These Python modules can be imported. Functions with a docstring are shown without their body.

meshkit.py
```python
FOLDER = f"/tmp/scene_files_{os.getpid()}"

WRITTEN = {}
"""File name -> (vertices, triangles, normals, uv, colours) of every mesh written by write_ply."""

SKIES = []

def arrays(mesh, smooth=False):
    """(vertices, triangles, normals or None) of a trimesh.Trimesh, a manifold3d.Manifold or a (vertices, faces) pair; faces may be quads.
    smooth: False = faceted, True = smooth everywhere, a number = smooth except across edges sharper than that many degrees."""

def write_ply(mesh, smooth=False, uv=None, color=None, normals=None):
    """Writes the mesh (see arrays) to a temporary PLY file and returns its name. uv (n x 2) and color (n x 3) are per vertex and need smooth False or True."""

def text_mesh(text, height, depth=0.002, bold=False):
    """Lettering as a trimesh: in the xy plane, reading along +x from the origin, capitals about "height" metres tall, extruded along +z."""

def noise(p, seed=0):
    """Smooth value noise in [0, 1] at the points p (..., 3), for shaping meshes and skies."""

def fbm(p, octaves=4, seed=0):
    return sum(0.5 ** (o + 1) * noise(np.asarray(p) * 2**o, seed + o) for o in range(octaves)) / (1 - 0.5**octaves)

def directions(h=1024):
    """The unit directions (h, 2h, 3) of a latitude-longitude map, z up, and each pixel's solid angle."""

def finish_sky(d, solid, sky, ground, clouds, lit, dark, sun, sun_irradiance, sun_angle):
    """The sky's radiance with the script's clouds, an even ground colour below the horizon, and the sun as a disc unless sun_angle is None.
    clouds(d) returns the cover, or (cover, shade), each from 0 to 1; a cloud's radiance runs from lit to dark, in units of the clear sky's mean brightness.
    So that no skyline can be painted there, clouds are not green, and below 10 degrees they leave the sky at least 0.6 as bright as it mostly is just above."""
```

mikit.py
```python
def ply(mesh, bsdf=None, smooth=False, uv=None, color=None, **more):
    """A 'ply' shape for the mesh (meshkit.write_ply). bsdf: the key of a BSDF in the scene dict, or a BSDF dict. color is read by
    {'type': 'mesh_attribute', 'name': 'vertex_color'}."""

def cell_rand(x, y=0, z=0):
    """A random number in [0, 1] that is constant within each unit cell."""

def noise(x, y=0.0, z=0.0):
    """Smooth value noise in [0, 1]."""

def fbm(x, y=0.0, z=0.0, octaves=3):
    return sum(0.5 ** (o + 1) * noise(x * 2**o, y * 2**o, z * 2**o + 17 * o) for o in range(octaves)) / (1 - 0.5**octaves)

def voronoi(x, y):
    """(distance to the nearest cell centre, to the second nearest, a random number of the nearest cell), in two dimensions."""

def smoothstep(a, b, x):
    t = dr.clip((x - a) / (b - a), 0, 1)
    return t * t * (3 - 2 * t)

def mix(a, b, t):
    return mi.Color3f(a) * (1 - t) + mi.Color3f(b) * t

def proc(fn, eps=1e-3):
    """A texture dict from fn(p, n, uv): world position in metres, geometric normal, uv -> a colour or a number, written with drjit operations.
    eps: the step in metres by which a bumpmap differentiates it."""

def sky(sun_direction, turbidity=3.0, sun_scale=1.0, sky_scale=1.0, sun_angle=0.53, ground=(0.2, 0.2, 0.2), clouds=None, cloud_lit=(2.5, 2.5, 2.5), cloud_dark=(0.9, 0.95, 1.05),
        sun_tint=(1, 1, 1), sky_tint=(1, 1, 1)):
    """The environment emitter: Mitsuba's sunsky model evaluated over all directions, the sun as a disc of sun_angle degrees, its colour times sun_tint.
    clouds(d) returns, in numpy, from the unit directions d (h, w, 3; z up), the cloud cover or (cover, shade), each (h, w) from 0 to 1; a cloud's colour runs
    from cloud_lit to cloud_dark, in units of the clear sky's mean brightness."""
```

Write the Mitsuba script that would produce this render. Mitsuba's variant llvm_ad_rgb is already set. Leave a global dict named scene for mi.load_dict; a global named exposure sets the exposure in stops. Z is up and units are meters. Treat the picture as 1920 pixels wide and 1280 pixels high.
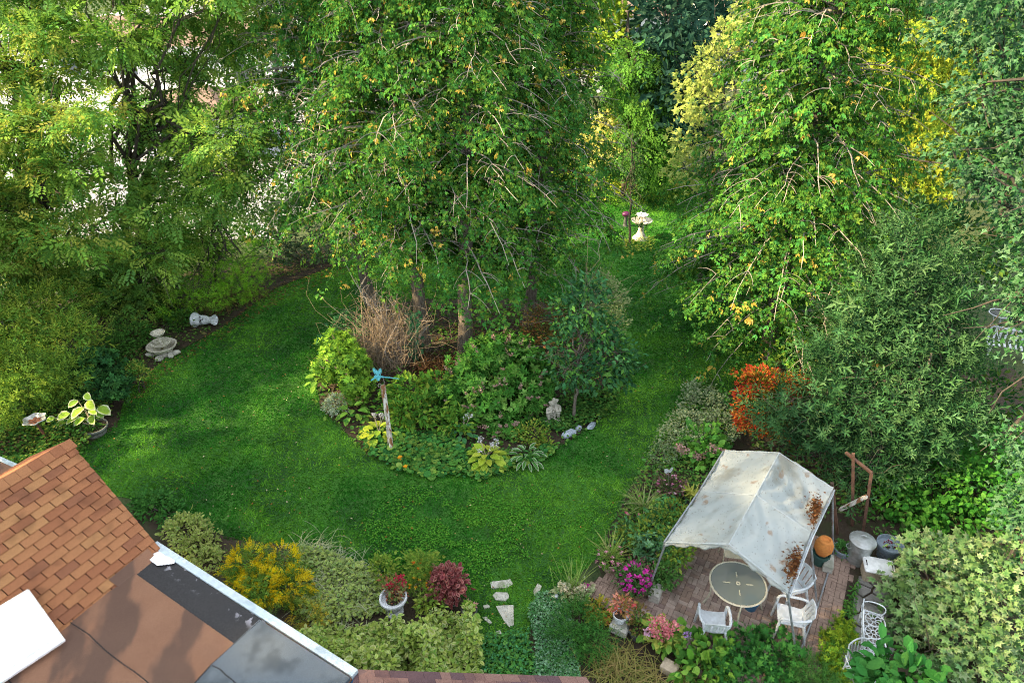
import math
import numpy as np
import trimesh
import manifold3d as m3
import shapely
from shapely.geometry import Polygon
import drjit as dr
import mitsuba as mi
import mikit, meshkit
from meshkit import noise as nz, fbm as nfbm

T = mi.ScalarTransform4f
# ------------------------------------------------------------------ camera, sky, exposure
CAM_H, PITCH, FPX = 12.0, math.radians(31), 1274.0     # height (m), downward pitch, focal length in pixels of a 1920 px wide picture
scene, labels = {'type': 'scene'}, {}
scene['camera'] = {'type': 'perspective', 'fov': math.degrees(2 * math.atan(960 / FPX)), 'fov_axis': 'x', 'near_clip': 0.1, 'far_clip': 1500.0,
                   'to_world': T().look_at(origin=[0, 0, CAM_H], target=[0, math.cos(PITCH), CAM_H - math.sin(PITCH)], up=[0, 0, 1])}
SUN = (-0.86, -0.14, 0.60)
scene['sky'] = mikit.sky(SUN, turbidity=3, sun_scale=0.85, sun_angle=2.0, sun_tint=(1.0, 0.95, 0.78), sky_tint=(1.04, 1.0, 0.93), clouds=lambda d: (0.5 + 0 * d[..., 0], .6 * (1 - np.clip(d[..., 2], 0, 1))), cloud_lit=(2.8, 2.75, 2.6), cloud_dark=(1.5, 1.5, 1.5))
exposure = 3.8

# ------------------------------------------------------------------ helpers
def ray(px, py):
    u, v = (px - 960) / FPX, (py - 640) / FPX
    return np.array([u, math.cos(PITCH) - v * math.sin(PITCH), -math.sin(PITCH) - v * math.cos(PITCH)])
def G(px, py, z=0.0):                # where a sight line meets the height z
    d = ray(px, py)
    return np.array([0, 0, CAM_H]) + d * ((z - CAM_H) / d[2])
def Yp(px, py, y):                   # where it reaches the distance y
    d = ray(px, py)
    return np.array([0, 0, CAM_H]) + d * (y / d[1])
def mpp(P):                          # metres per picture pixel at a point
    return (P[1] * math.cos(PITCH) + (CAM_H - P[2]) * math.sin(PITCH)) / FPX
def S(*c, k=1.0):                    # an sRGB colour as linear
    c = np.asarray(c, float) / 255
    return np.where(c <= .04045, c / 12.92, ((c + .055) / 1.055) ** 2.4) * k
def unit(v):
    return v / np.maximum(np.linalg.norm(v, axis=-1, keepdims=True), 1e-9)
def RG(seed):
    return np.random.default_rng(seed)
def numbered(name):
    taken = lambda k: k in scene or k in labels or any(s.startswith(k + '__') for s in scene)
    if not taken(name):
        return name
    i = 1
    while taken(f'{name}_{i:03d}'):
        i += 1
    return f'{name}_{i:03d}'
GRAIN = {}                           # material name -> (shared BSDF, colour, blotch colour): the colours travel in the mesh's uv
def pack(c):
    q = np.clip(np.round(np.sqrt(np.clip(c, 0, 1)) * 255), 6, 249)
    return float(q[0] * 65536 + q[1] * 256 + q[2])
def plyd(mesh, bsdf, smooth=False, color=None):
    if bsdf not in GRAIN:
        return mikit.ply(mesh, bsdf, smooth=smooth, color=color)
    cls, a, c = GRAIN[bsdf]
    if hasattr(mesh, 'vertices'): mesh = (np.asarray(mesh.vertices), np.asarray(mesh.faces))
    v, f = np.asarray(mesh[0], float), np.asarray(mesh[1])
    if f.shape[1] == 4: f = np.vstack([f[:, [0, 1, 2]], f[:, [0, 2, 3]]])
    if smooth is not False and smooth is not True:
        m = trimesh.graph.smooth_shade(trimesh.Trimesh(v, f, process=False), angle=np.radians(smooth), facet_minarea=None)
        v, f, smooth = np.array(m.vertices), np.array(m.faces), True
    return mikit.ply((v, f), cls, smooth=smooth, uv=np.tile([pack(a), pack(c)], (len(v), 1)))
LEAFK = 2.3                          # leaf colours below are what a leaf reflects; principledthin splits its colour between the two sides
def put(key, mesh, bsdf, smooth=False, color=None, to=None):
    if color is not None and bsdf in ('leaf', 'waxy_leaf'):
        color = LEAFK * color / (1 + (LEAFK - 1) * color)
    d = plyd(mesh, bsdf, smooth, color)
    if to is not None:
        d['to_world'] = to
    scene[key] = d
    return key
def thing(name, label, cat, group=None, kind=None):
    key = numbered(name)
    labels[key] = {'label': label, 'category': cat}
    if group: labels[key]['group'] = group
    if kind: labels[key]['kind'] = kind
    return key
PARTS = {}
def pkey(parent, name):
    n = PARTS.get((parent, name), 0)
    PARTS[(parent, name)] = n + 1
    return f'{parent}__{name}' + (f'_{n:03d}' if n else '')
def part(parent, name, mesh, bsdf, smooth=False, color=None, to=None, stuff=False, label=None):
    k = pkey(parent, name)
    put(k, mesh, bsdf, smooth, color, to)
    if stuff or label:
        labels[k] = {}
        if stuff: labels[k]['kind'] = 'stuff'
        if label: labels[k]['label'] = label
    return k
def copy(parent, name, ply, to, bsdf=None):
    k = pkey(parent, name)
    scene[k] = {**ply, 'to_world': to}
    if bsdf: scene[k]['bsdf'] = {'type': 'ref', 'id': bsdf}
    return k
def struct(name, mesh, bsdf, smooth=False, color=None, label=None):
    put(name, mesh, bsdf, smooth, color)
    labels[name] = {'kind': 'structure', 'label': label or name.replace('_', ' '), 'category': name.replace('_', ' ')}
    return name

# --- solid meshes
def cat(*ms):
    flat = []
    for m in ms:
        flat += list(m) if isinstance(m, list) else [m]
    vs, fs, o = [], [], 0
    for m in flat:
        v, f = (np.asarray(m.vertices), np.asarray(m.faces)) if hasattr(m, 'vertices') else m
        f = np.asarray(f)
        if f.shape[1] == 4: f = np.vstack([f[:, [0, 1, 2]], f[:, [0, 2, 3]]])
        vs.append(v); fs.append(f + o); o += len(v)
    return np.vstack(vs), np.vstack(fs)
def hull(p):
    m = trimesh.convex.convex_hull(np.asarray(p, float))
    return np.array(m.vertices), np.array(m.faces)
def xf(m, loc=(0, 0, 0), rz=0.0, rx=0.0, ry=0.0, s=1.0):
    v, f = (np.asarray(m.vertices), np.asarray(m.faces)) if hasattr(m, 'vertices') else m
    R = trimesh.transformations.euler_matrix(rx, ry, rz, 'sxyz')[:3, :3]
    return (np.asarray(v) * s) @ R.T + np.asarray(loc, float), f
def box(sx, sy, sz, c=(0, 0, 0), b=0.01, rz=0.0, rx=0.0, ry=0.0):
    h, P = np.array([sx, sy, sz]) / 2, []
    b = min(b, h.min() * .9)
    for x in (-1, 1):
        for y in (-1, 1):
            for z in (-1, 1):
                for k in range(3):
                    q = h - b
                    q[k] = h[k]
                    P.append(q * [x, y, z])
    return xf(hull(P), c, rz, rx, ry)
def tube(pts, r, sides=6, cap=True):
    p = np.asarray(pts, float)
    r = np.broadcast_to(np.asarray(r, float), (len(p),))
    t = unit(np.gradient(p, axis=0))
    a = np.cross(t, [0.31, 0.2, 0.93]); a = unit(a)
    b = np.cross(t, a)
    an = np.arange(sides) * 2 * np.pi / sides
    v = p[:, None] + r[:, None, None] * (np.cos(an)[None, :, None] * a[:, None] + np.sin(an)[None, :, None] * b[:, None])
    i, j = np.meshgrid(np.arange(len(p) - 1), np.arange(sides), indexing='ij')
    q = np.stack([i * sides + j, i * sides + (j + 1) % sides, (i + 1) * sides + (j + 1) % sides, (i + 1) * sides + j], -1).reshape(-1, 4)
    f = np.vstack([q[:, [0, 1, 2]], q[:, [0, 2, 3]]])
    v = v.reshape(-1, 3)
    if cap:
        n = len(v)
        v = np.vstack([v, p[:1], p[-1:]])
        k = np.arange(sides)
        f = np.vstack([f, np.stack([k * 0 + n, (k + 1) % sides, k], 1), np.stack([k * 0 + n + 1, k + n - sides, (k + 1) % sides + n - sides], 1)])
    return v, f
def lathe(prof, seg=28, loc=(0, 0, 0), ripple=0.0, lobes=0, sq=1.0):
    pr = np.asarray(prof, float)
    an = np.arange(seg) * 2 * np.pi / seg
    k = 1 + ripple * np.cos(an * lobes) if lobes else np.ones(seg)
    v = np.stack([pr[:, :1] * np.cos(an) * k, pr[:, :1] * np.sin(an) * k * sq, np.repeat(pr[:, 1:], seg, 1)], -1)
    i, j = np.meshgrid(np.arange(len(pr) - 1), np.arange(seg), indexing='ij')
    q = np.stack([i * seg + j, i * seg + (j + 1) % seg, (i + 1) * seg + (j + 1) % seg, (i + 1) * seg + j], -1).reshape(-1, 4)
    return v.reshape(-1, 3) + np.asarray(loc, float), np.vstack([q[:, [0, 1, 2]], q[:, [0, 2, 3]]])
def spline(pts, n=12):
    from scipy.interpolate import CubicSpline
    p = np.asarray(pts, float)
    d = np.r_[0, np.cumsum(np.linalg.norm(np.diff(p, axis=0), axis=1))]
    return CubicSpline(d, p)(np.linspace(0, d[-1], n))
def sheet(poly, z):
    P = poly if hasattr(poly, 'exterior') else Polygon(poly)
    v, f = trimesh.creation.triangulate_polygon(P, engine='earcut')
    return np.c_[v, np.full(len(v), z)], f
def ballmesh(r=1.0, sub=2, amp=0.0, seed=0, squash=(1, 1, 1), freq=2.0):
    m = trimesh.creation.icosphere(subdivisions=sub)
    v = np.array(m.vertices)
    v = v * (1 + amp * (nfbm(v * freq + 31.7, 3, seed)[:, None] * 2 - 1))
    return v * r * np.asarray(squash), np.array(m.faces)
def stone_mesh(seed, sx, sy, sz):
    r = RG(seed)
    p = unit(r.normal(size=(26, 3))) * r.uniform(.8, 1.1, (26, 1)) * [sx, sy, sz]
    return hull(p)
def drop(m, z=0.0):                  # stand a mesh on the height z
    v, f = m
    v = v.copy(); v[:, 2] += z - v[:, 2].min()
    return v, f

# --- leaves: templates are (along, across, up) of unit size, faces, and how far each vertex takes the second colour
def tm_diamond():
    return np.array([[0, 0, 0], [.42, -.5, .07], [1, 0, -.05], [.42, .5, .07]]), np.array([[0, 1, 2], [0, 2, 3]]), np.array([0, .4, 1, .4])
def tm_oval(droop=.25):
    a = np.array([0, .18, .5, .8, 1.0]); w = np.array([0.02, .36, .5, .33, 0.0])
    V, tt = [], []
    for k in range(5):
        z = .18 * a[k] - droop * a[k] ** 2
        for s in (-1, -.62, 0, .62, 1):
            V.append([a[k], w[k] * s, z + .10 * abs(s) * w[k] * 2]); tt.append(1.0 if abs(s) == 1 or k in (4,) else 0.0)
    F = []
    for k in range(4):
        for j in range(4):
            i = k * 5 + j
            F += [[i, i + 1, i + 6], [i, i + 6, i + 5]]
    return np.array(V), np.array(F), np.array(tt)
def tm_oval_small(droop=.25):
    V, tt, F = [], [], []
    for a, w in ((0, .04), (.3, .46), (.7, .42), (1, 0.0)):
        for q in (-1, 0, 1):
            V.append([a, w * q, .18 * a - droop * a * a + .12 * abs(q) * w]); tt.append(1.0 if q or a == 1 else 0.0)
    for k in range(3):
        for j in range(2):
            i = k * 3 + j
            F += [[i, i + 1, i + 4], [i, i + 4, i + 3]]
    return np.array(V), np.array(F), np.array(tt)
def tm_merge(items):
    V, F, tt, o = [], [], [], 0
    for v, f, t in items:
        V.append(v); F.append(f + o); tt.append(t); o += len(v)
    return np.vstack(V), np.vstack(F), np.concatenate(tt)
def tm_place(t, base, ang, L, W, tilt=0.0):
    v, f, tt = t
    x = v[:, 0] * L; y = v[:, 1] * W; z = v[:, 2] * L
    x, z = x * math.cos(tilt) - z * math.sin(tilt), x * math.sin(tilt) + z * math.cos(tilt)
    return np.stack([base[0] + x * math.cos(ang) - y * math.sin(ang), base[1] + x * math.sin(ang) + y * math.cos(ang), base[2] + z], 1), f, tt
D = tm_diamond()
def tm_fan(n=5, spread=1.0, seed=0):        # a flat scalloped spray of scale leaves
    r = RG(seed)
    return tm_merge([tm_place(D, (.16 * (1 - abs(k)) * 1.2, .03 * k, 0), k * spread, r.uniform(.55, .75) + .25 * (1 - abs(k)), r.uniform(.24, .34), r.uniform(-.35, .1)) for k in np.linspace(-1, 1, n)])
def tm_frond(pairs=5, lf=.3, wd=.12, arch=.35, seed=0):   # leaflets in pairs along a bent stalk
    r = RG(seed); it = []
    for k in range(pairs):
        a = .12 + .8 * k / pairs; z = .25 * a - arch * a * a
        for s in (-1, 1):
            it.append(tm_place(D, (a, .02 * s, z), s * r.uniform(.8, 1.15), lf * r.uniform(.8, 1.1), wd, r.uniform(-.35, .1)))
    it.append(tm_place(D, (.9, 0, .25 * .9 - arch * .81), 0, lf, wd, -.3))
    return tm_merge(it)
def tm_whorl(n=6, L=.6, W=.25, tilt=.35, rise=0.0, seed=0):  # leaves round a point; the axis points along the shoot
    r = RG(seed); it = []
    for k in range(n):
        an = k * 2.39996 + r.uniform(-.2, .2); tl = tilt + r.uniform(-.25, .25)
        v, f, tt = tm_place(D, (0, 0, 0), an, L * r.uniform(.8, 1.1), W, tl)
        v = v[:, [2, 0, 1]] + [rise * k / n, 0, 0]
        it.append((v, f, tt))
    return tm_merge(it)
def tm_twig(n=10, L=.28, W=.055, seed=0):     # narrow leaves along a shoot
    r = RG(seed); it = []
    for k in range(n):
        v, f, tt = tm_place(D, (0, 0, 0), k * 2.39996, L * (1.1 - .4 * k / n), W, r.uniform(.5, .9))
        it.append((v[:, [2, 0, 1]] + [.95 * k / n, 0, 0], f, tt))
    return tm_merge(it)
def tm_maple(lob=5, inner=.5, rim=True):
    an = np.linspace(-2.5, 2.5, 2 * lob + 1)
    rad = np.where(np.arange(2 * lob + 1) % 2 == 1, 1.0, inner) * (1 - .1 * np.abs(an))
    V = [[.0, 0, 0]] + [[.35 + .6 * r_ * math.cos(a), .6 * r_ * math.sin(a), -.12 * r_ * r_] for a, r_ in zip(an, rad)] + [[.35, 0, .05]]
    c = len(V) - 1
    F = [[c, i, i + 1] for i in range(1, 2 * lob + 1)] + [[c, 2 * lob + 1, 0], [c, 0, 1]]
    return np.array(V), np.array(F), np.array([0] + [1.0] * (2 * lob + 1) + [0])
def tm_round(n=8):
    an = np.arange(n) * 2 * np.pi / n
    V = [[.5, 0, -.06]] + [[.5 + .5 * math.cos(a), .5 * math.sin(a), .05] for a in an]
    return np.array(V), np.array([[0, 1 + i, 1 + (i + 1) % n] for i in range(n)]), np.array([0] + [.7] * n)
def tm_blade(bend=.5, w=1.0):
    V = np.array([[0, -.5 * w, 0], [0, .5 * w, 0], [.5, -.42 * w, -.12 * bend], [.5, .42 * w, -.12 * bend], [1, 0, -.6 * bend]])
    return V, np.array([[0, 1, 3], [0, 3, 2], [2, 3, 4]]), np.array([0, 0, .4, .4, 1])
def tm_arch(bend=1.0, seg=5):                # a long arching strap leaf; the axis is where it starts to go
    V, F, tt = [], [], []
    for k in range(seg + 1):
        t = k / seg; a = bend * t
        x = (math.sin(a) / bend if bend > .01 else t); z = -(1 - math.cos(a)) / bend
        w = .5 * (1 - t) ** .6 if k < seg else 0.0
        V += [[x, -w, z], [x, w, z]]; tt += [t, t]
    for k in range(seg):
        i = 2 * k
        F += [[i, i + 1, i + 3], [i, i + 3, i + 2]]
    return np.array(V), np.array(F), np.array(tt)
def tm_tri():
    return np.array([[0, -.5, 0], [0, .5, 0], [1, 0, 0.0]]), np.array([[0, 1, 2]]), np.array([0, 0, 1.0])

def stamp(tm, pos, axis, up, L, W, A, B=None):
    tv, tf, tt = tm
    n_, k = len(pos), len(tv)
    a = unit(axis); u = up - (up * a).sum(-1, keepdims=True) * a; u = unit(u); c = np.cross(u, a)
    L = np.broadcast_to(np.asarray(L, float), (n_,))[:, None, None]; W = np.broadcast_to(np.asarray(W, float), (n_,))[:, None, None]
    V = pos[:, None] + L * tv[None, :, :1] * a[:, None] + W * tv[None, :, 1:2] * c[:, None] + L * tv[None, :, 2:] * u[:, None]
    F = tf[None] + (np.arange(n_) * k)[:, None, None]
    B = A if B is None else B
    C = A[:, None] * (1 - tt)[None, :, None] + B[:, None] * tt[None, :, None]
    return V.reshape(-1, 3), F.reshape(-1, 3), C.reshape(-1, 3)
def join(*ms):
    V, F, C, o = [], [], [], 0
    for v, f, c in ms:
        V.append(v); F.append(f + o); C.append(c); o += len(v)
    return np.vstack(V), np.vstack(F), np.vstack(C)
def tint(r, pal, n, jit=.18, idx=None):
    pal = np.atleast_2d(np.asarray(pal, float))
    i = r.integers(0, len(pal), n) if idx is None else idx
    return pal[i] * np.exp(r.normal(0, jit, (n, 1))) * (1 + r.normal(0, .05, (n, 3)))
def blob(px, py, rx, ry, y, dy=None):         # an ellipsoid of foliage at the distance y, centre and radii given in picture pixels
    P = Yp(px, py, y); k = mpp(P)
    while P[2] < .7 * ry * k and y > 2:       # never sunk into the ground
        y -= .05; P = Yp(px, py, y); k = mpp(P)
    a = rx * k
    return [*P, a, (dy if dy is not None else a), ry * k]
def crown(blobs, n, per, spread, tms, L, W, pal, pal2=None, out=.7, up=.6, down=0.0, jit=.5, shell=.5, seed=0, lump=.35, flat=.6, sj=.25, zmin=.02, vj=.2):
    r = RG(seed); b = np.asarray(blobs, float).reshape(-1, 6)
    w = (b[:, 3] * b[:, 4] * b[:, 5]) ** (2 / 3); k = r.choice(len(b), n, p=w / w.sum())
    d = unit(r.normal(size=(n, 3)))
    R = b[k, 3:] * (1 - lump + 2 * lump * nz(d * 2.3 + (k * 7.3)[:, None], seed)[:, None])
    cc = b[k, :3] + d * R * (shell + (1 - shell) * r.random((n, 1)) ** .6)
    keep = np.ones(n, bool)
    for j in range(len(b)):
        keep &= ~(((((cc - b[j, :3]) / b[j, 3:]) ** 2).sum(1) < .3) & (k != j))
    cc, d, k = cc[keep], d[keep], k[keep]; n = len(cc)
    pos = np.repeat(cc, per, 0) + r.normal(size=(n * per, 3)) * spread * [1, 1, flat]
    dd = np.repeat(d, per, 0); N = n * per
    rnd = r.normal(size=(N, 3))
    axis = unit(out * dd + jit * rnd * .6 + [0, 0, -down])
    upv = unit(up * np.array([0, 0, 1.0]) + .4 * dd + .45 * r.normal(size=(N, 3)))
    ci = r.integers(0, len(pal), n); idx = np.where(r.random(N) < .6, np.repeat(ci, per), r.integers(0, len(pal), N))
    A = tint(r, pal, N, vj, idx) * np.repeat(np.exp(r.normal(0, .13, n)), per)[:, None]
    B = tint(r, pal2, N, vj) if pal2 is not None else None
    l = L * np.exp(r.normal(0, sj, N)); ww = l * (W / L)
    ok = pos[:, 2] > zmin
    tms = tms if isinstance(tms, list) else [tms]
    which = r.integers(0, len(tms), N); res = []
    for q, t in enumerate(tms):
        s = ok & (which == q)
        if s.any():
            res.append(stamp(t, pos[s], axis[s], upv[s], l[s], ww[s], A[s], None if B is None else B[s]))
    return join(*res)
def leafy(parent, name, m, bsdf='leaf', stuff=False):
    V, F, C = m
    return part(parent, name, (V, F), bsdf, color=np.clip(C, 0.002, .9), stuff=stuff)
def limb(p0, p1, r0, r1, bow=.15, seed=0, n=7, sides=6, wob=.05):
    r = RG(seed); p0, p1 = np.asarray(p0, float), np.asarray(p1, float)
    t = np.linspace(0, 1, n)[:, None]; l = np.linalg.norm(p1 - p0)
    p = p0 + (p1 - p0) * t + np.array([0, 0, 1.0]) * bow * l * (t * (1 - t)) * 2 + r.normal(0, wob * l * .3, (n, 3)) * (t * (1 - t) * 4)
    return tube(p, r0 + (r1 - r0) * t[:, 0], sides)
def limbs_to(base, top, targets, r0, seed=0, frac=(.35, .95), sides=5):
    r = RG(seed); out = []
    for i, tg in enumerate(targets):
        t = r.uniform(*frac); q = np.asarray(base) + (np.asarray(top) - np.asarray(base)) * t
        rr = r0 * r.uniform(.3, .5)
        out.append(limb(q, tg, rr, rr * .2, r.uniform(-.1, .25), seed * 97 + i, 8, sides, .16))
        for k in range(3):
            s = r.uniform(.45, .9); a = q + (np.asarray(tg) - q) * s
            out.append(limb(a, np.asarray(tg) + r.normal(0, .55, 3), rr * .35, rr * .08, .1, seed * 97 + i * 7 + k, 5, 4, .2))
    return cat(out)
def in_poly(poly, n, seed, dens=None):
    r = RG(seed); P = poly if hasattr(poly, 'bounds') else Polygon(poly)
    x0, y0, x1, y1 = P.bounds; got = []
    need = n
    while need > 0:
        q = np.c_[r.uniform(x0, x1, n * 2), r.uniform(y0, y1, n * 2)]
        q = q[shapely.contains_xy(P, q[:, 0], q[:, 1])]
        if dens is not None:
            q = q[r.random(len(q)) < dens(q)]
        got.append(q); need -= max(len(q), 1)
    return np.vstack(got)[:n]
def px_poly(pts, z=0.0):
    return [tuple(G(x, y, z)[:2]) for x, y in pts]
# ------------------------------------------------------------------ materials
VC = {'type': 'mesh_attribute', 'name': 'vertex_color'}
def rgb(c): return {'type': 'rgb', 'value': [float(x) for x in c]}
scene['leaf'] = {'type': 'principledthin', 'base_color': VC, 'roughness': .6, 'diff_trans': .62, 'eta': 1.3}
scene['waxy_leaf'] = {'type': 'principledthin', 'base_color': VC, 'roughness': .48, 'diff_trans': .5, 'eta': 1.38}
scene['petal'] = {'type': 'principledthin', 'base_color': VC, 'roughness': .7, 'diff_trans': .6, 'eta': 1.3}
scene['dry'] = {'type': 'twosided', 'bsdf': {'type': 'diffuse', 'reflectance': VC}}
def grain_fn(f, g):
    def fn(p, n, uv):
        def un(v):
            v = dr.floor(v + .5); r = dr.floor(v / 65536); q = v - r * 65536; gg = dr.floor(q / 256)
            c = mi.Color3f(r, gg, q - gg * 256) / 255
            return c * c
        base = un(uv.x) * (.74 + .52 * mikit.fbm(p.x * f, p.y * f, p.z * f, 3))
        return mikit.mix(base, un(uv.y), mikit.smoothstep(.48, .74, mikit.fbm(p.x * g + 5, p.y * g, p.z * g, 3)) * .8)
    return fn
for nm, f, g, kw in (('grain_rough', 28, 4.5, {'roughness': .9}), ('grain_fine', 120, 3.2, {'roughness': .95}), ('grain_smooth', 16, 5.0, {'roughness': .42}), ('grain_metal', 22, 6.0, {'roughness': .42, 'metallic': .6})):
    scene[nm] = {'type': 'twosided', 'bsdf': {'type': 'principled', 'base_color': mikit.proc(grain_fn(f, g)), **kw}}
def pmat(name, col, rough=.8, bump=None, bs=1.0, eps=2e-3, **k):
    if callable(col):
        b = {'type': 'principled', 'base_color': mikit.proc(col), 'roughness': rough, **k}
        scene[name] = {'type': 'twosided', 'bsdf': b}
        return
    if isinstance(col[0], (int, float)): col = (col, col, 25.0, np.asarray(col) * .85, 3.0)
    A, B, f, C, g = [np.asarray(q, float) for q in col]
    GRAIN[name] = ('grain_metal' if k.get('metallic') else 'grain_fine' if f > 60 else 'grain_smooth' if rough < .6 else 'grain_rough', (A + B) / 2, C)
def speckle(a, b, f=40.0, c=None, g=3.0):       # two colours mixed by fine grain, a third in blotches
    return (np.asarray(a, float), np.asarray(b, float), f, np.asarray(a if c is None else c, float), g)
def lawn_fn(p, n, uv):
    k = mikit.fbm(p.x * 1.3, p.y * 1.3, 3.1, 4); q = mikit.fbm(p.x * 16, p.y * 16, 1.7, 2)
    c = mikit.mix(mi.Color3f(.014, .07, .008), mi.Color3f(.040, .15, .013), mikit.smoothstep(.3, .7, k))
    return mikit.mix(c, mi.Color3f(.05, .045, .02), mikit.smoothstep(.62, .8, q) * .5)
pmat('lawn_mat', lawn_fn, .95)
pmat('soil_mat', speckle((.022, .015, .010), (.06, .042, .026), 30, (.035, .04, .014), 4), .95, lambda p, n, uv: mikit.fbm(p.x * 18, p.y * 18, p.z * 18, 3), .03)
pmat('ground_mat', speckle((.03, .05, .014), (.06, .08, .024), 5, (.02, .045, .010), .6), .95)
pmat('lot_mat', speckle((.34, .34, .36), (.42, .42, .44), 3, (.26, .26, .28), .12), .9)
pmat('bark_mat', lambda p, n, uv: mikit.mix(mi.Color3f(.07, .055, .045), mi.Color3f(.21, .18, .15), mikit.fbm(p.x * 38, p.y * 38, p.z * 5, 3)), .95,
     lambda p, n, uv: mikit.fbm(p.x * 45, p.y * 45, p.z * 6, 3), .02)
pmat('dark_bark_mat', lambda p, n, uv: mikit.mix(mi.Color3f(.03, .025, .022), mi.Color3f(.09, .075, .06), mikit.fbm(p.x * 30, p.y * 30, p.z * 6, 3)), .95)
pmat('twig_mat', speckle((.22, .19, .17), (.42, .38, .34), 9), .9)
pmat('dead_twig_mat', speckle((.14, .10, .07), (.34, .27, .19), 9), .95)
pmat('concrete_mat', speckle((.34, .33, .29), (.52, .50, .45), 60, (.24, .25, .20), 5), .9, lambda p, n, uv: mikit.fbm(p.x * 90, p.y * 90, p.z * 90, 2), .004)
pmat('cast_stone_mat', speckle((.46, .44, .36), (.60, .57, .48), 30, (.20, .19, .14), 7), .85, lambda p, n, uv: mikit.fbm(p.x * 60, p.y * 60, p.z * 60, 2), .006)
pmat('flag_mat', speckle((.34, .33, .28), (.50, .49, .43), 30, (.20, .22, .14), 5), .95, lambda p, n, uv: mikit.fbm(p.x * 40, p.y * 40, p.z * 40, 3), .01)
pmat('grey_flag_mat', speckle((.17, .16, .15), (.27, .26, .25), 30, (.12, .11, .10), 5), .95, lambda p, n, uv: mikit.fbm(p.x * 40, p.y * 40, p.z * 40, 3), .012)
pmat('blue_stone_mat', speckle((.28, .34, .42), (.42, .48, .56), 20, (.22, .26, .32), 6), .8)
pmat('plastic_mat', speckle((.54, .58, .62), (.60, .64, .68), 12, (.44, .47, .50), 5), .38)
pmat('white_paint_mat', speckle((.54, .57, .60), (.62, .65, .68), 14, (.38, .40, .42), 6), .45)
pmat('white_lid_mat', speckle((.76, .76, .77), (.82, .82, .83), 10, (.66, .66, .66), 3), .4)
pmat('fascia_mat', speckle((.42, .52, .56), (.54, .60, .63), 6, (.30, .38, .42), 2.5), .5)
pmat('steel_mat', speckle((.30, .33, .37), (.42, .45, .49), 20, (.25, .22, .20), 7), .42, metallic=.6)
pmat('galv_mat', speckle((.34, .36, .36), (.50, .52, .52), 35, (.28, .28, .26), 6), .42, metallic=.7)
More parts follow.
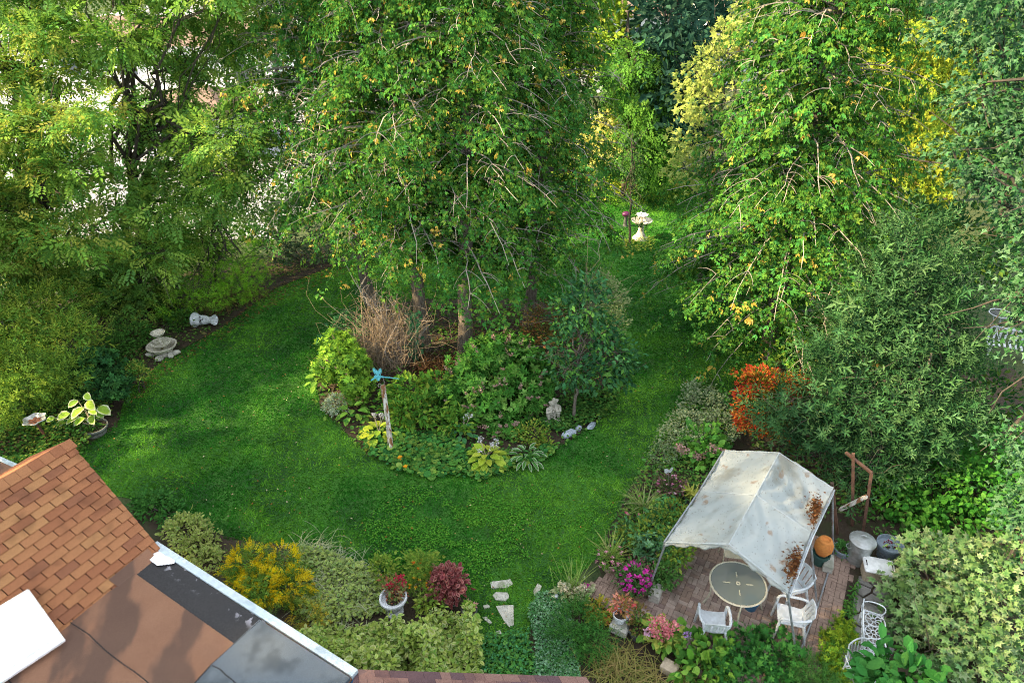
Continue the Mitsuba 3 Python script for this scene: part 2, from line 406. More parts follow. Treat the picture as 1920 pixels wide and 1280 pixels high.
pmat('cream_metal_mat', speckle((.46, .43, .34), (.55, .52, .42), 14), .5)
pmat('terracotta_mat', speckle((.30, .13, .10), (.40, .18, .13), 14, (.36, .24, .19), 6), .8)
pmat('red_plastic_mat', (.16, .02, .02), .5)
pmat('tan_pot_mat', speckle((.36, .28, .20), (.48, .40, .30), 18, (.28, .22, .15), 6), .85)
pmat('dark_pot_mat', speckle((.045, .05, .05), (.09, .095, .09), 12, (.13, .13, .12), 5), .6)
pmat('grey_pot_mat', speckle((.13, .14, .13), (.22, .23, .21), 12, (.28, .28, .25), 5), .7)
pmat('green_pot_mat', (.03, .09, .08), .45)
pmat('blue_pot_mat', (.03, .12, .24), .4)
pmat('slate_pot_mat', speckle((.16, .20, .25), (.24, .29, .34), 12), .5)
pmat('orange_pot_mat', speckle((.50, .17, .04), (.62, .26, .06), 6), .6)
pmat('rust_mat', speckle((.10, .035, .02), (.20, .075, .04), 25, (.06, .03, .02), 6), .85)
pmat('weathered_wood_mat', lambda p, n, uv: mikit.mix(mikit.mix(mi.Color3f(.62, .60, .55), mi.Color3f(.36, .33, .28), mikit.smoothstep(.3, .7, mikit.fbm(p.x * 50, p.y * 50, p.z * 4, 3))), mi.Color3f(.22, .10, .045), mikit.smoothstep(.5, .62, mikit.fbm(p.x * 14 + 3, p.y * 14, p.z * 2.2, 3))), .9)
pmat('brown_wood_mat', speckle((.09, .045, .03), (.17, .09, .06), 20, (.06, .04, .03), 4), .85)
pmat('turquoise_mat', (.07, .36, .42), .4)
pmat('black_mat', (.02, .018, .018), .8)
pmat('magenta_glass_mat', (.09, .012, .07), .3)
pmat('red_paint_mat', (.50, .03, .05), .4)
SH = [S(192, 136, 94), S(184, 126, 88), S(174, 116, 82), S(198, 146, 100), S(162, 108, 80)]
for i, c in enumerate(SH):
    pmat(f'shingle_mat_{i}', speckle(c * [.47, .44, .40], c * [.71, .67, .62], 130, c * [.36, .33, .30], 4.0 + i), .95, lambda p, n, uv: mikit.noise(p.x * 300, p.y * 300, p.z * 300), .003)
PS = [S(150, 112, 104), S(132, 98, 96), S(116, 88, 92), S(160, 122, 112)]
for i, c in enumerate(PS):
    pmat(f'dark_shingle_mat_{i}', speckle(c * .5, c * .72, 120, c * .42, 5), .95)
def felt(p, n, uv):
    b = mikit.mix(mi.Color3f(.170, .078, .045), mi.Color3f(.275, .145, .088), mikit.fbm(p.x * 90, p.y * 90, 0, 2) * .5 + mikit.fbm(p.x * 2.2, p.y * 2.2, 4, 3) * .5)
    s = mikit.smoothstep(.50, .68, mikit.fbm(p.x * 1.9 + 3.3, p.y * 1.1 + p.x * .9, 7, 4)) * .6
    return mikit.mix(b, mi.Color3f(.045, .034, .032), s)
pmat('felt_mat', felt, .95, lambda p, n, uv: mikit.noise(p.x * 260, p.y * 260, p.z * 260), .003)
pmat('grey_felt_mat', speckle(S(112, 120, 128) * .55, S(140, 150, 158) * .55, 110, S(88, 96, 104) * .55, 2.0), .95)
_e0 = G(290, 1022, 3.02); _e1 = G(662, 1262, 3.02); _ei = unit(np.array([-(_e1 - _e0)[1], (_e1 - _e0)[0]])); _ei = _ei * -np.sign(_ei[0])
_e0, _ei = [float(v) for v in _e0], [float(v) for v in _ei]
def tar(p, n, uv):
    b = mikit.mix(mi.Color3f(.010, .009, .010), mi.Color3f(.026, .024, .027), mikit.fbm(p.x * 50, p.y * 50, 0, 3))
    e = (p.x - _e0[0]) * _ei[0] + (p.y - _e0[1]) * _ei[1]           # distance in from the eave: the old paint flakes along it
    fl = mikit.smoothstep(.66, .72, mikit.fbm(p.x * 9, p.y * 9, 2.2, 4) + .10 * mikit.fbm(p.x * 60, p.y * 60, 0, 2)) * mikit.smoothstep(.30, .16, e)
    return mikit.mix(b, mi.Color3f(.26, .25, .28), fl)
pmat('tar_mat', tar, .6)
PV = [S(158, 138, 128), S(146, 124, 112), S(168, 150, 140), S(136, 116, 110)]
for i, c in enumerate(PV):
    pmat(f'paver_mat_{i}', speckle(c * .80, c * 1.15, 70, c * .6, 2.3 + i), .92)
def cloth(p, n, uv):
    b = mikit.mix(mi.Color3f(.34, .38, .38), mi.Color3f(.48, .51, .50), mikit.fbm(p.x * 3, p.y * 3, p.z * 3, 3))
    b = mikit.mix(b, mi.Color3f(.22, .21, .165), mikit.smoothstep(.50, .76, mikit.fbm(p.x * 2.1 + 9, p.y * 2.1, p.z * 1.2, 4)) * .75)
    b = mikit.mix(b, mi.Color3f(.27, .15, .07), mikit.smoothstep(.66, .76, mikit.fbm(p.x * 4.5, p.y * 4.5 + 2, p.z * 4.5, 4)) * .6)
    return mikit.mix(b, mi.Color3f(.16, .14, .11), mikit.smoothstep(.72, .8, mikit.fbm(p.x * 34, p.y * 34, p.z * 34, 2)) * .55)
scene['cloth_mat'] = {'type': 'bumpmap', 'tex': mikit.proc(lambda p, n, uv: mikit.fbm(p.x * 22, p.y * 22, p.z * 22, 3), 2e-3), 'scale': .012,
                      'bsdf': {'type': 'principledthin', 'base_color': mikit.proc(cloth), 'roughness': .6, 'diff_trans': .35, 'eta': 1.3}}
scene['frosted_mat'] = {'type': 'blendbsdf', 'weight': .42, 'a': {'type': 'thindielectric', 'int_ior': 1.5},
                        'b': {'type': 'twosided', 'bsdf': {'type': 'principled', 'base_color': rgb((.27, .33, .32)), 'roughness': .2}}}
pmat('stucco_mat', speckle((.72, .68, .60), (.80, .77, .70), 6), .9)
pmat('far_white_mat', speckle((.74, .74, .73), (.80, .80, .79), 6), .9)
pmat('far_roof_mat', speckle((.16, .11, .09), (.24, .17, .14), 12), .9)
pmat('far_glass_mat', (.05, .07, .09), .1)
pmat('grey_wall_mat', speckle((.42, .44, .47), (.50, .52, .55), 6), .9)

# ------------------------------------------------------------------ the setting
def flat(pts, z): return sheet(pts, z)
struct('ground', flat([(-400, -60), (400, -60), (400, 600), (-400, 600)], -.012), 'ground_mat')
LAWN = Polygon(px_poly([(60, 900), (215, 800), (235, 740), (310, 672), (405, 622), (520, 540), (660, 486), (900, 470), (1000, 400), (960, 330), (1700, 330), (1650, 470), (1600, 560),
                        (1500, 640), (1400, 710), (1280, 790), (1215, 860), (1165, 940), (1115, 1050), (1070, 1090), (1010, 1120), (990, 1200), (1010, 1290), (860, 1290), (890, 1130), (700, 1075),
                        (560, 1030), (420, 1010), (300, 945)]))
struct('lawn', flat(LAWN, 0.0), 'lawn_mat')
ISLAND = Polygon(px_poly([(588, 680), (600, 765), (690, 855), (770, 882), (880, 888), (1000, 872), (1065, 828), (1130, 785), (1185, 700), (1150, 610), (1000, 560), (800, 560), (690, 575), (620, 630)]))
struct('garden_bed', flat(ISLAND, 0.004), 'soil_mat', label='bare brown soil of the island bed under the cedars')
struct('side_bed', flat(px_poly([(1330, 690), (1290, 750), (1225, 850), (1170, 940), (1118, 1050), (1140, 1110), (1060, 1090), (990, 1150), (1000, 1300), (1300, 1300), (1950, 1300), (2100, 900), (1900, 690)]), -.004), 'soil_mat', label='dark soil of the flower bed round the patio')
struct('house_bed', flat(px_poly([(290, 940), (420, 1005), (560, 1025), (700, 1070), (885, 1125), (870, 1300), (500, 1500), (100, 1100)]), .008), 'soil_mat', label='soil of the planting strip beside the house')
struct('hedge_bed', flat(px_poly([(60, 905), (220, 800), (238, 738), (312, 670), (405, 620), (520, 538), (660, 484), (640, 455), (300, 520), (-200, 600), (-200, 900)]), .008), 'soil_mat', label='soil under the trees along the left edge')
struct('parking_lot', flat([(-70, 29), (-10.5, 29), (-8, 60), (-4, 130), (-70, 160)], .02), 'lot_mat', label='pale sunlit paved lot beyond the trees')

U, Vv = np.array([.865, -.502]), np.array([.502, .865])      # along and across the patio
PATIO = Polygon([tuple(G(x, y)[:2]) for x, y in [(1092, 1108), (1130, 1075), (1215, 1040), (1280, 990)]] + [(5.6, 12.0), (7.85, 10.75), tuple(G(1572, 1180)[:2]), tuple(G(1538, 1285)[:2]), tuple(G(1330, 1290)[:2]), tuple(G(1270, 1200)[:2]), tuple(G(1140, 1150)[:2])])
struct('patio', flat(PATIO, .012), 'soil_mat', label='reddish brick paver patio laid in a basket weave')
cells = []
o = np.array(PATIO.centroid.coords[0])
for i in range(-22, 22):
    for j in range(-22, 22):
        for h in (0, 1):
            a, b = (i * .2 + .1, j * .2 + .05 + h * .1) if (i + j) % 2 == 0 else (i * .2 + .05 + h * .1, j * .2 + .1)
            P = o + U * a + Vv * b
            if shapely.contains_xy(PATIO, *P):
                cells.append((P, (i + j) % 2, (i * 7 + j * 13 + h * 5)))
cells.sort(key=lambda c: c[0] @ c[0])
pav = [plyd(box(.194, .094, .04, b=.006), f'paver_mat_{k}') for k in range(4)]
rg = RG(3); rest = [[], [], [], []]
ang0 = math.degrees(math.atan2(U[1], U[0]))
vis = sorted(range(len(cells)), key=lambda q: abs(cells[q][0][0] - 4.2) * .9 + abs(cells[q][0][1] - 9.0))
first = set(vis[:300])
for q, (P, turn, sd) in enumerate(cells):
    k = int(rg.integers(0, 4)); z = .012 + rg.uniform(-.004, .004); a = ang0 + 90 * turn + rg.normal(0, .8)
    if q in first:
        copy('patio', 'paver', pav[k], T().translate([P[0], P[1], z]).rotate([0, 0, 1], a))
    else:
        rest[k].append(xf(box(.194, .094, .04, b=.006), (P[0], P[1], z), math.radians(a)))
for k in range(1):
    part('patio', 'paver_field', cat(*sum(rest, [])), 'paver_mat_1', stuff=True)

def stone_slab(parent, name, pts, z, h, mat, seed=0, top=None):
    P = Polygon(pts).buffer(-.015).buffer(.012, quad_segs=2)
    m = trimesh.creation.extrude_polygon(P, h, engine='earcut')
    v = np.array(m.vertices); v[:, 2] += z
    return v, np.array(m.faces)
# a cracked flagstone strip beside the patio, at the lower right
FL = Polygon(px_poly([(1608, 1080), (1660, 1075), (1690, 1200), (1640, 1290), (1548, 1290), (1585, 1180)]))
struct('stone_path', flat(FL, .006), 'soil_mat', label='narrow path of cracked grey flagstones right of the patio')
from scipy.spatial import Voronoi
vp = Voronoi(np.vstack([in_poly(FL.buffer(.3), 34, 12), [[-50, 0], [80, 0], [0, 80], [0, -80]]]))
for reg in vp.regions:
    if reg and -1 not in reg:
        q = Polygon(vp.vertices[reg]).intersection(FL).buffer(-.018)
        if q.geom_type == 'Polygon' and q.area > .01:
            part('stone_path', 'flagstone', stone_slab('', '', list(q.exterior.coords), .006, .03, '', 0), 'grey_flag_mat')

# ------------------------------------------------------------------ the house: shingled slope, flat felt roof, eave trim
H = thing('house', 'low house roofed with orange brown shingles and a brown felt flat roof', 'house')
A0, B0 = G(130, 826, 4.4), G(290, 1015, 3.13)
rd = unit(np.array([-.46, -.89, 0])); nh = np.array([.89, -.46, 0.0]); nh = unit(nh)
dn = nh * ((B0 - A0) @ nh) + np.array([0, 0, B0[2] - A0[2]]); SL = np.linalg.norm(dn); dn = dn / SL
shear = ((B0 - A0) @ rd) / SL
nu = unit(np.cross(rd, dn)); nu = nu * np.sign(nu[2])
EXP, ROWS = SL / 16, 18
def R3(s, d, h=0.0): return A0 + rd * s + dn * d + nu * h
def slab(c4, h0, h1):                 # a tab between four (s, d) corners: low edge proud
    lo = [R3(s, d, -.02) for s, d in c4]; hi = [R3(s, d, h) for (s, d), h in zip(c4, (h0, h0, h1, h1))]
    return hull(lo + hi)
SR = part(H, 'shingle_roof', hull([R3(0, 0, -.05), R3(6, 0, -.05), R3(shear * ROWS * EXP, ROWS * EXP, -.05), R3(6, ROWS * EXP, -.05), R3(0, 0, -.12), R3(6, 0, -.12), R3(shear * ROWS * EXP, ROWS * EXP, -.12), R3(6, ROWS * EXP, -.12)]), 'black_mat')
rg = RG(5)
for row in range(ROWS):
    d0, d1 = row * EXP - .01, (row + 1) * EXP - .004
    s = -((row * 0.137 + rg.uniform(-.02, .02)) % .32)
    while s < 3.4:
        e = s + .315; l0, l1 = shear * d0, shear * d1
        if e > l1 + .03:
            c4 = [(max(s, l0), d0), (max(e, l0 + .01), d0), (max(e, l1 + .01), d1), (max(s, l1), d1)]
            c4 = [(a + (.005 if k in (0, 3) else -.005), b) for k, (a, b) in enumerate(c4)]
            k = int(rg.choice(5, p=[.3, .25, .18, .15, .12]))
            part(SR, 'shingle', slab(c4, .003, .020 + rg.uniform(0, .008)), f'shingle_mat_{k}')
        s += .32
for i in range(12):                    # ridge caps
    s = i * .19 - .02
    cap = cat(slab([(s, -.02), (s + .185, -.02), (s + .185, .17), (s, .17)], .03 + .012 * 0, .03))
    part(SR, 'ridge_cap', cap, f'shingle_mat_{int(rg.integers(0, 3))}')
back = [R3(-.02, -.02, 0), R3(6, -.02, 0)]
part(H, 'rear_slope', hull([*back, *(b + [-1.6, .83, -1.1] for b in back), *(b - [0, 0, .1] for b in back), *(b + [-1.6, .83, -1.2] for b in back)]), 'shingle_mat_2')
ZF = 3.02
E0, E1 = G(290, 1022, ZF), G(662, 1262, ZF)
ed = unit(E1 - E0); ei = np.array([-ed[1], ed[0], 0]); ei = ei if ei[0] < 0 else -ei      # along the eave, and inwards
def FR(a, b, z): p = E0 + ed * a + ei * b; return np.array([p[0], p[1], z])
EL = np.linalg.norm(E1 - E0)
def plate(c, z0, z1): return hull([FR(a, b, z0) for a, b in c] + [FR(a, b, z1) for a, b in c])
part(H, 'roof_deck', plate([(.12, .03), (EL + .02, .03), (EL + .02, 5), (.12, 5)], ZF - .2, ZF - .03), 'felt_mat')
part(H, 'tar_strip', plate([(-.02, .05), (EL * .62, .06), (EL * .62, .60), (.35, .58), (-.02, .36)], ZF - .03, ZF), 'tar_mat', label='black tarred strip with flaking white paint')
for i, (b0, b1) in enumerate([(.54, 1.62), (1.56, 2.62), (2.56, 3.7)]):     # three rolls of felt, each lapping the next
    a0 = .30 if i == 0 else .16
    part(H, 'roofing_felt', plate([(a0, b0), (EL * (.60 if i == 0 else .66) , b0 + .02), (EL * .68, b1), (a0 - .1, b1)], ZF - .03, ZF + .022 - .006 * i), 'felt_mat')
def seam(b, a0, a1, z, sd):
    r = RG(sd); a = np.linspace(a0, a1, 14)
    return tube([FR(q, b + .012 * math.sin(q * 5 + sd) + r.normal(0, .004), z) for q in a], .009, 4)
part(H, 'lap_seam', seam(1.60, .06, EL * .665, ZF + .020, 1), 'black_mat')
part(H, 'lap_seam', seam(2.60, .06, EL * .675, ZF + .014, 2), 'black_mat')
part(H, 'lap_seam', seam(.965, EL * .605, EL + .02, ZF + .033, 3), 'black_mat')
part(H, 'lap_seam', tube([FR(EL * .605, .10, ZF + .03), FR(EL * .60, .96, ZF + .03), FR(EL * .642, 2.6, ZF + .026)], .008, 4), 'black_mat')
fl_ = [R3(shear * 13.9 * EXP + .02, 13.9 * EXP, .03), R3(shear * 16 * EXP, 16 * EXP, .03), R3(.98, 16.9 * EXP, .03), R3(.86, 14.6 * EXP, .03)]
part(H, 'felt_flap', hull([R3(.40, 16.15 * EXP, .028), R3(1.12, 16.15 * EXP, .028), R3(.42, 18.4 * EXP, .03), R3(1.1, 18.4 * EXP, .03), R3(.40, 16.15 * EXP, .02), R3(1.12, 16.15 * EXP, .02), R3(.42, 18.4 * EXP, .02), R3(1.1, 18.4 * EXP, .02)]), 'felt_mat')
part(H, 'felt_patch', plate([(EL * .60, .09), (EL + .02, .08), (EL + .02, 1.0), (EL * .60, .98)], ZF - .03, ZF + .034), 'grey_felt_mat', label='grey felt patch in the corner of the flat roof')
part(H, 'felt_patch', plate([(EL * .598, .95), (EL + .02, .96), (EL + .02, 2.6), (EL * .64, 2.6)], ZF - .03, ZF + .028), 'grey_felt_mat')
part(H, 'fascia', plate([(-.02, -.07), (EL + .03, -.07), (EL + .03, .05), (-.02, .05)], ZF - .16, ZF + .03), 'fascia_mat', label='pale blue white metal eave trim')
part(H, 'flashing', hull([FR(-.03, .04, ZF + .01), FR(.62, .04, ZF + .036), FR(.66, .09, ZF + .034), FR(.46, .26, ZF + .03), FR(.10, .24, ZF + .03), FR(-.03, .16, ZF + .034), FR(.62, .04, ZF), FR(.10, .24, ZF)]), 'white_lid_mat', label='bright white flashing at the corner of the eave')
# a hatch with a white lid in the angle between slope and flat roof
vc = G(27, 1188, 3.36)
hb = math.atan2(-.61, .79)
sk = part(H, 'roof_hatch', xf(cat(box(.92, .78, .30, (0, 0, -.19), .02)), vc, hb, 0, math.radians(25)), 'fascia_mat', label='white square roof hatch')
part(sk, 'lid', xf(cat(box(1.0, .86, .06, (0, 0, 0), .02), box(1.01, .03, .075, (0, -.42, -.012), .006), box(.84, .70, .02, (0, 0, .036), .009), box(.03, .86, .075, (.50, 0, -.012), .006)), vc, hb, 0, math.radians(25)), 'white_lid_mat')
part(sk, 'flashing_strip', plate([(.02, 1.30), (.13, 1.30), (.13, 2.2), (.02, 2.2)], ZF - .02, ZF + .05), 'grey_felt_mat')
# walls below, and the second roof whose eave runs along the bottom of the picture
part(H, 'wall', plate([(.0, .5), (EL, .5), (EL, 6), (-.5, 6)], 0, ZF - .2), 'stucco_mat')
W0, W1 = G(668, 1258, 2.95), G(1098, 1272, 2.95)
wd = unit(W1 - W0); wi = np.array([0, -1.0, .36])
pr = part(H, 'front_roof', hull([W0, W1, W0 + wi * 5, W1 + wi * 5, W0 - [0, 0, .12], W1 - [0, 0, .12], W0 + wi * 5 - [0, 0, .12], W1 + wi * 5 - [0, 0, .12]]), 'dark_shingle_mat_2')
WL = np.linalg.norm(W1 - W0); rg = RG(9); wn = unit(np.cross(wd, wi)); wn = wn * np.sign(wn[2])
for row in range(3):
    s = -((row * .13) % .2)
    while s < WL:
        e = min(s + rg.uniform(.14, .26), WL)
        a = max(s, 0)
        if e - a > .03:
            q = lambda x, d, h: W0 + wd * (x + (.05 + d) * .35) + unit(wi) * d + wn * h
            d0, d1 = row * .15 - .02, row * .15 + .16
            part(pr, 'shingle', hull([q(a + .002, d0, .004), q(e - .002, d0, .004), q(a + .002, d1, .004), q(e - .002, d1, .004), q(a + .002, d0, .02), q(e - .002, d0, .02), q(a + .002, d1, .009), q(e - .002, d1, .009)]), f'dark_shingle_mat_{int(rg.integers(0, 4))}')
        s = e
part(H, 'drip_edge', hull([W0 + [-.10, -.02, -.08], W0 + [.06, -.02, .02], W0 + [-.02, -.3, .06], W0 + [-.12, -.3, .0], W0 + [-.1, 0, -.12]]), 'blue_pot_mat', label='blue flashing at the end of the front eave')
part(H, 'wall', hull([W0 + [.2, -.4, -.2], W1 + [-.2, -.4, -.2], W0 + [.2, -4, -.2], W1 + [-.2, -4, -.2], W0 * [1, 1, 0] + [.2, -.4, 0], W1 * [1, 1, 0] + [-.2, -.4, 0], W0 * [1, 1, 0] + [.2, -4, 0], W1 * [1, 1, 0] + [-.2, -4, 0]]), 'stucco_mat')
lw = [G(-120, 810, 3.1), G(42, 882, 3.1), G(20, 960, 3.1), G(-160, 980, 3.1)]
part(H, 'side_roof', hull(lw + [p - [0, 0, .1] for p in lw]), 'felt_mat')
part(H, 'fascia', tube([lw[0] + [0, .03, -.01], lw[1] + [.02, .03, -.01]], .05, 6), 'fascia_mat')
# ------------------------------------------------------------------ the canopy over the patio
pmat('cloth_seam_mat', (.42, .46, .47), .8)
CN = thing('canopy', 'off white gable canopy with stained fabric on grey steel legs over the patio', 'canopy')
ZE, ZR = 1.92, 2.60
Lp = [G(1248, 1016, ZE), G(1313, 921, ZE), G(1359, 845, ZE)]
Rp = [G(1478, 1108, ZE), G(1520, 998, ZE), G(1562, 916, ZE)]
Mp = [G(1367, 1020, ZR), G(1417, 928, ZR), G(1461, 849, ZR)]
ax = unit(Mp[2] - Mp[0])
def sect(a, b, name, sd):
    nu_, nv_ = 34, 22; V = []
    r = RG(sd); ph = r.uniform(0, 6, 6)
    for j in range(nv_ + 1):
        t = a + (b - a) * j / nv_; seg = min(int(t), 1); f = t - seg; fs = 1 - (2 * f - 1) ** 2
        l, m, q = [P[seg] + (P[seg + 1] - P[seg]) * f for P in (Lp, Mp, Rp)]
        for i in range(nu_ + 1):
            s = -1.0 + 2 * i / nu_
            k = abs(s)
            p = m + ((l if s < 0 else q) - m) * k
            sag = -.085 * fs * (1 - (2 * k - 1) ** 2) - .05 * fs * k ** 3
            wr = .014 * math.sin(k * 24 + ph[0] + 5 * math.sin(t * 4 + ph[1])) * (.3 + fs) * (1.4 if s > 0 else .7) + .010 * math.sin(t * 19 + 9 * k + ph[2]) + .016 * math.sin(f * 34 + 3 * k + ph[3]) * max(0, k - .55) * 2
            p = p + np.array([0, 0, sag + wr])
            V.append(p)
    n = nu_ + 1
    F = [[j * n + i, j * n + i + 1, (j + 1) * n + i + 1, (j + 1) * n + i] for j in range(nv_) for i in range(nu_)]
    V = np.array(V) + (nfbm(np.array(V) * 7, 3, sd)[:, None] - .5) * [0, 0, .06]
    return V, np.array(F)
for k, (a, b) in enumerate(((-.02, 1.0), (1.0, 2.02))):
    part(CN, 'roof_panel', sect(a, b, '', 4 + k), 'cloth_mat', smooth=True)
for k in range(3):
    part(CN, 'seam', tube([Lp[k] + [0, 0, .004], Mp[k] + [0, 0, .008], Rp[k] + [0, 0, .004]], .009, 5), 'cloth_seam_mat', smooth=60)
part(CN, 'seam', tube([Mp[0] + [0, 0, .006], Mp[1] + [0, 0, .008], Mp[2] + [0, 0, .006]], .009, 5), 'cloth_seam_mat', smooth=60)
def valance(P, out, h, sd, n=40):
    P = np.asarray(P); t = np.linspace(0, len(P) - 1, n); r = RG(sd); V = []
    for j, tt in enumerate(t):
        s = min(int(tt), len(P) - 2); p = P[s] + (P[s + 1] - P[s]) * (tt - s) + [0, 0, -.01]
        for i in range(5):
            u = i / 4
            V.append(p + np.array([*(out * (.03 * math.sin(u * 3) + .035 * math.sin(tt * 17 + sd) * u + .02 * math.sin(tt * 41) * u)), -h * u * (1 + .15 * math.sin(tt * 7 + sd))]))
    F = [[j * 5 + i, j * 5 + i + 1, (j + 1) * 5 + i + 1, (j + 1) * 5 + i] for j in range(n - 1) for i in range(4)]
    return np.array(V), np.array(F)
part(CN, 'valance', valance(Lp, -U, .15, 1), 'cloth_mat', smooth=True)
part(CN, 'valance', valance(Rp, U, .26, 2), 'cloth_mat', smooth=True)
part(CN, 'valance', valance([Lp[0], Mp[0], Rp[0]], -Vv, .10, 3), 'cloth_mat', smooth=True)
part(CN, 'valance', valance([Lp[2], Mp[2], Rp[2]], Vv, .12, 5), 'cloth_mat', smooth=True)
FT = {'lf': G(1213, 1112, .0), 'rf': G(1494, 1236, 0), 'rm': G(1532, 1139, 0), 'rb': G(1562, 1043, 0)}
FT['lb'] = FT['lf'] + (FT['rb'] - FT['rf'])
def pole(a, b, r=.021): return tube([a, a + (b - a) * .5, b], r, 8)
dz = np.array([0, 0, -.05])
for a, b in ((FT['lf'], Lp[0]), (FT['rf'], Rp[0]), (FT['rm'], Rp[1]), (FT['rb'], Rp[2]), (FT['lb'], Lp[2])):
    part(CN, 'leg', pole(a, b + dz), 'steel_mat', smooth=50)
part(CN, 'foot_rail', tube([FT['rf'] + [0, 0, .06], FT['rm'] + [0, 0, .06], FT['rb'] + [0, 0, .06]], .02, 8), 'steel_mat', smooth=50)
for k in range(3):
    part(CN, 'rafter', tube([Lp[k] + dz, Mp[k] + dz, Rp[k] + dz], .019, 8), 'steel_mat', smooth=50)
part(CN, 'ridge_pole', tube([Mp[0] + dz * 1.5, Mp[1] + dz * 1.5, Mp[2] + dz * 1.5], .019, 8), 'steel_mat', smooth=50)
for P, sgn in ((Lp, -1), (Rp, 1)):
    o_ = np.array([*(U * sgn * .03), -.02])
    part(CN, 'eave_pole', tube([P[0] + o_, P[1] + o_, P[2] + o_], .019, 8), 'steel_mat', smooth=50)
part(CN, 'eave_pole', tube([Rp[0] + [.07, .02, -.16], Rp[1] + [.08, .02, -.15], Rp[2] + [.05, .02, -.14]], .017, 8), 'white_paint_mat', smooth=50)
# brown debris caught on the canopy along its right eave
r = RG(21)
for (pc, n, sp, lab) in (((1534, 962), 900, (.05, .20, .03), 'rust brown leaf litter caught on the canopy near its back right corner'), ((1493, 1062), 800, (.045, .22, .03), 'rust brown leaf litter caught on the front right edge of the canopy')):
    c = G(*pc, 2.0); n //= 2; off = r.normal(size=(n, 3)) * sp
    inw = np.abs(off[:, 0]) * 2.2 * (.3 + r.random(n))
    pos = c - np.outer(inw, [*U, 0]) + np.outer(off[:, 1], [*Vv, 0]); pos[:, 2] = c[2] + .035 + inw * .58 + np.abs(off[:, 2]) * .5
    k = thing('leaf_litter', lab, 'leaf litter', kind='stuff')
    m = stamp(D, pos, r.normal(size=(n, 3)) * [1, 1, .2], r.normal(size=(n, 3)) * .35 + [.4, -.2, 1], r.uniform(.04, .09, n), r.uniform(.02, .045, n), tint(r, [(.11, .045, .018), (.07, .03, .014), (.16, .075, .03)], n, .3))
    put(k, m[:2], 'dry', color=np.clip(m[2], 0, 1))

# ------------------------------------------------------------------ table and chairs
TC = G(1384, 1093, .72); TC[2] = 0
TB = thing('patio_table', 'round patio table with a frosted glass top and cream legs under the canopy', 'table')
R_ = .55
part(TB, 'glass_top', lathe([(.0, .712), (.03, .712), (R_ - .01, .712), (R_ - .01, .719), (.03, .719), (0, .719)], 48, TC), 'frosted_mat', smooth=40)
part(TB, 'rim', lathe([(R_ - .015, .70), (R_ + .012, .70), (R_ + .022, .715), (R_ + .012, .73), (R_ - .012, .73), (R_ - .015, .70)], 48, TC), 'cream_metal_mat', smooth=40)
part(TB, 'umbrella_ring', lathe([(.02, .715), (.045, .715), (.045, .727), (.02, .727), (.02, .715)], 20, TC), 'cream_metal_mat')
for k in range(4):
    a = math.radians(-98 + 90 * k); c_, s_ = math.cos(a), math.sin(a)
    part(TB, 'leg', tube(spline([TC + [c_ * r_, s_ * r_, z] for r_, z in ((.12, .695), (.38, .69), (.50, .62), (.50, .45), (.53, .2), (.60, 0))], 14), .02, 8), 'cream_metal_mat', smooth=50)
bp = thing('blue_bucket', 'small blue bucket standing under the glass patio table', 'bucket')
bc = G(1406, 1140); 
part(bp, 'body', lathe([(.0, .0), (.11, .0), (.15, .24), (.14, .24), (.10, .02), (0, .02)], 22, bc), 'blue_pot_mat', smooth=40)
part(bp, 'rim', lathe([(.14, .235), (.16, .235), (.16, .25), (.14, .25), (.14, .235)], 22, bc), 'blue_pot_mat', smooth=40)

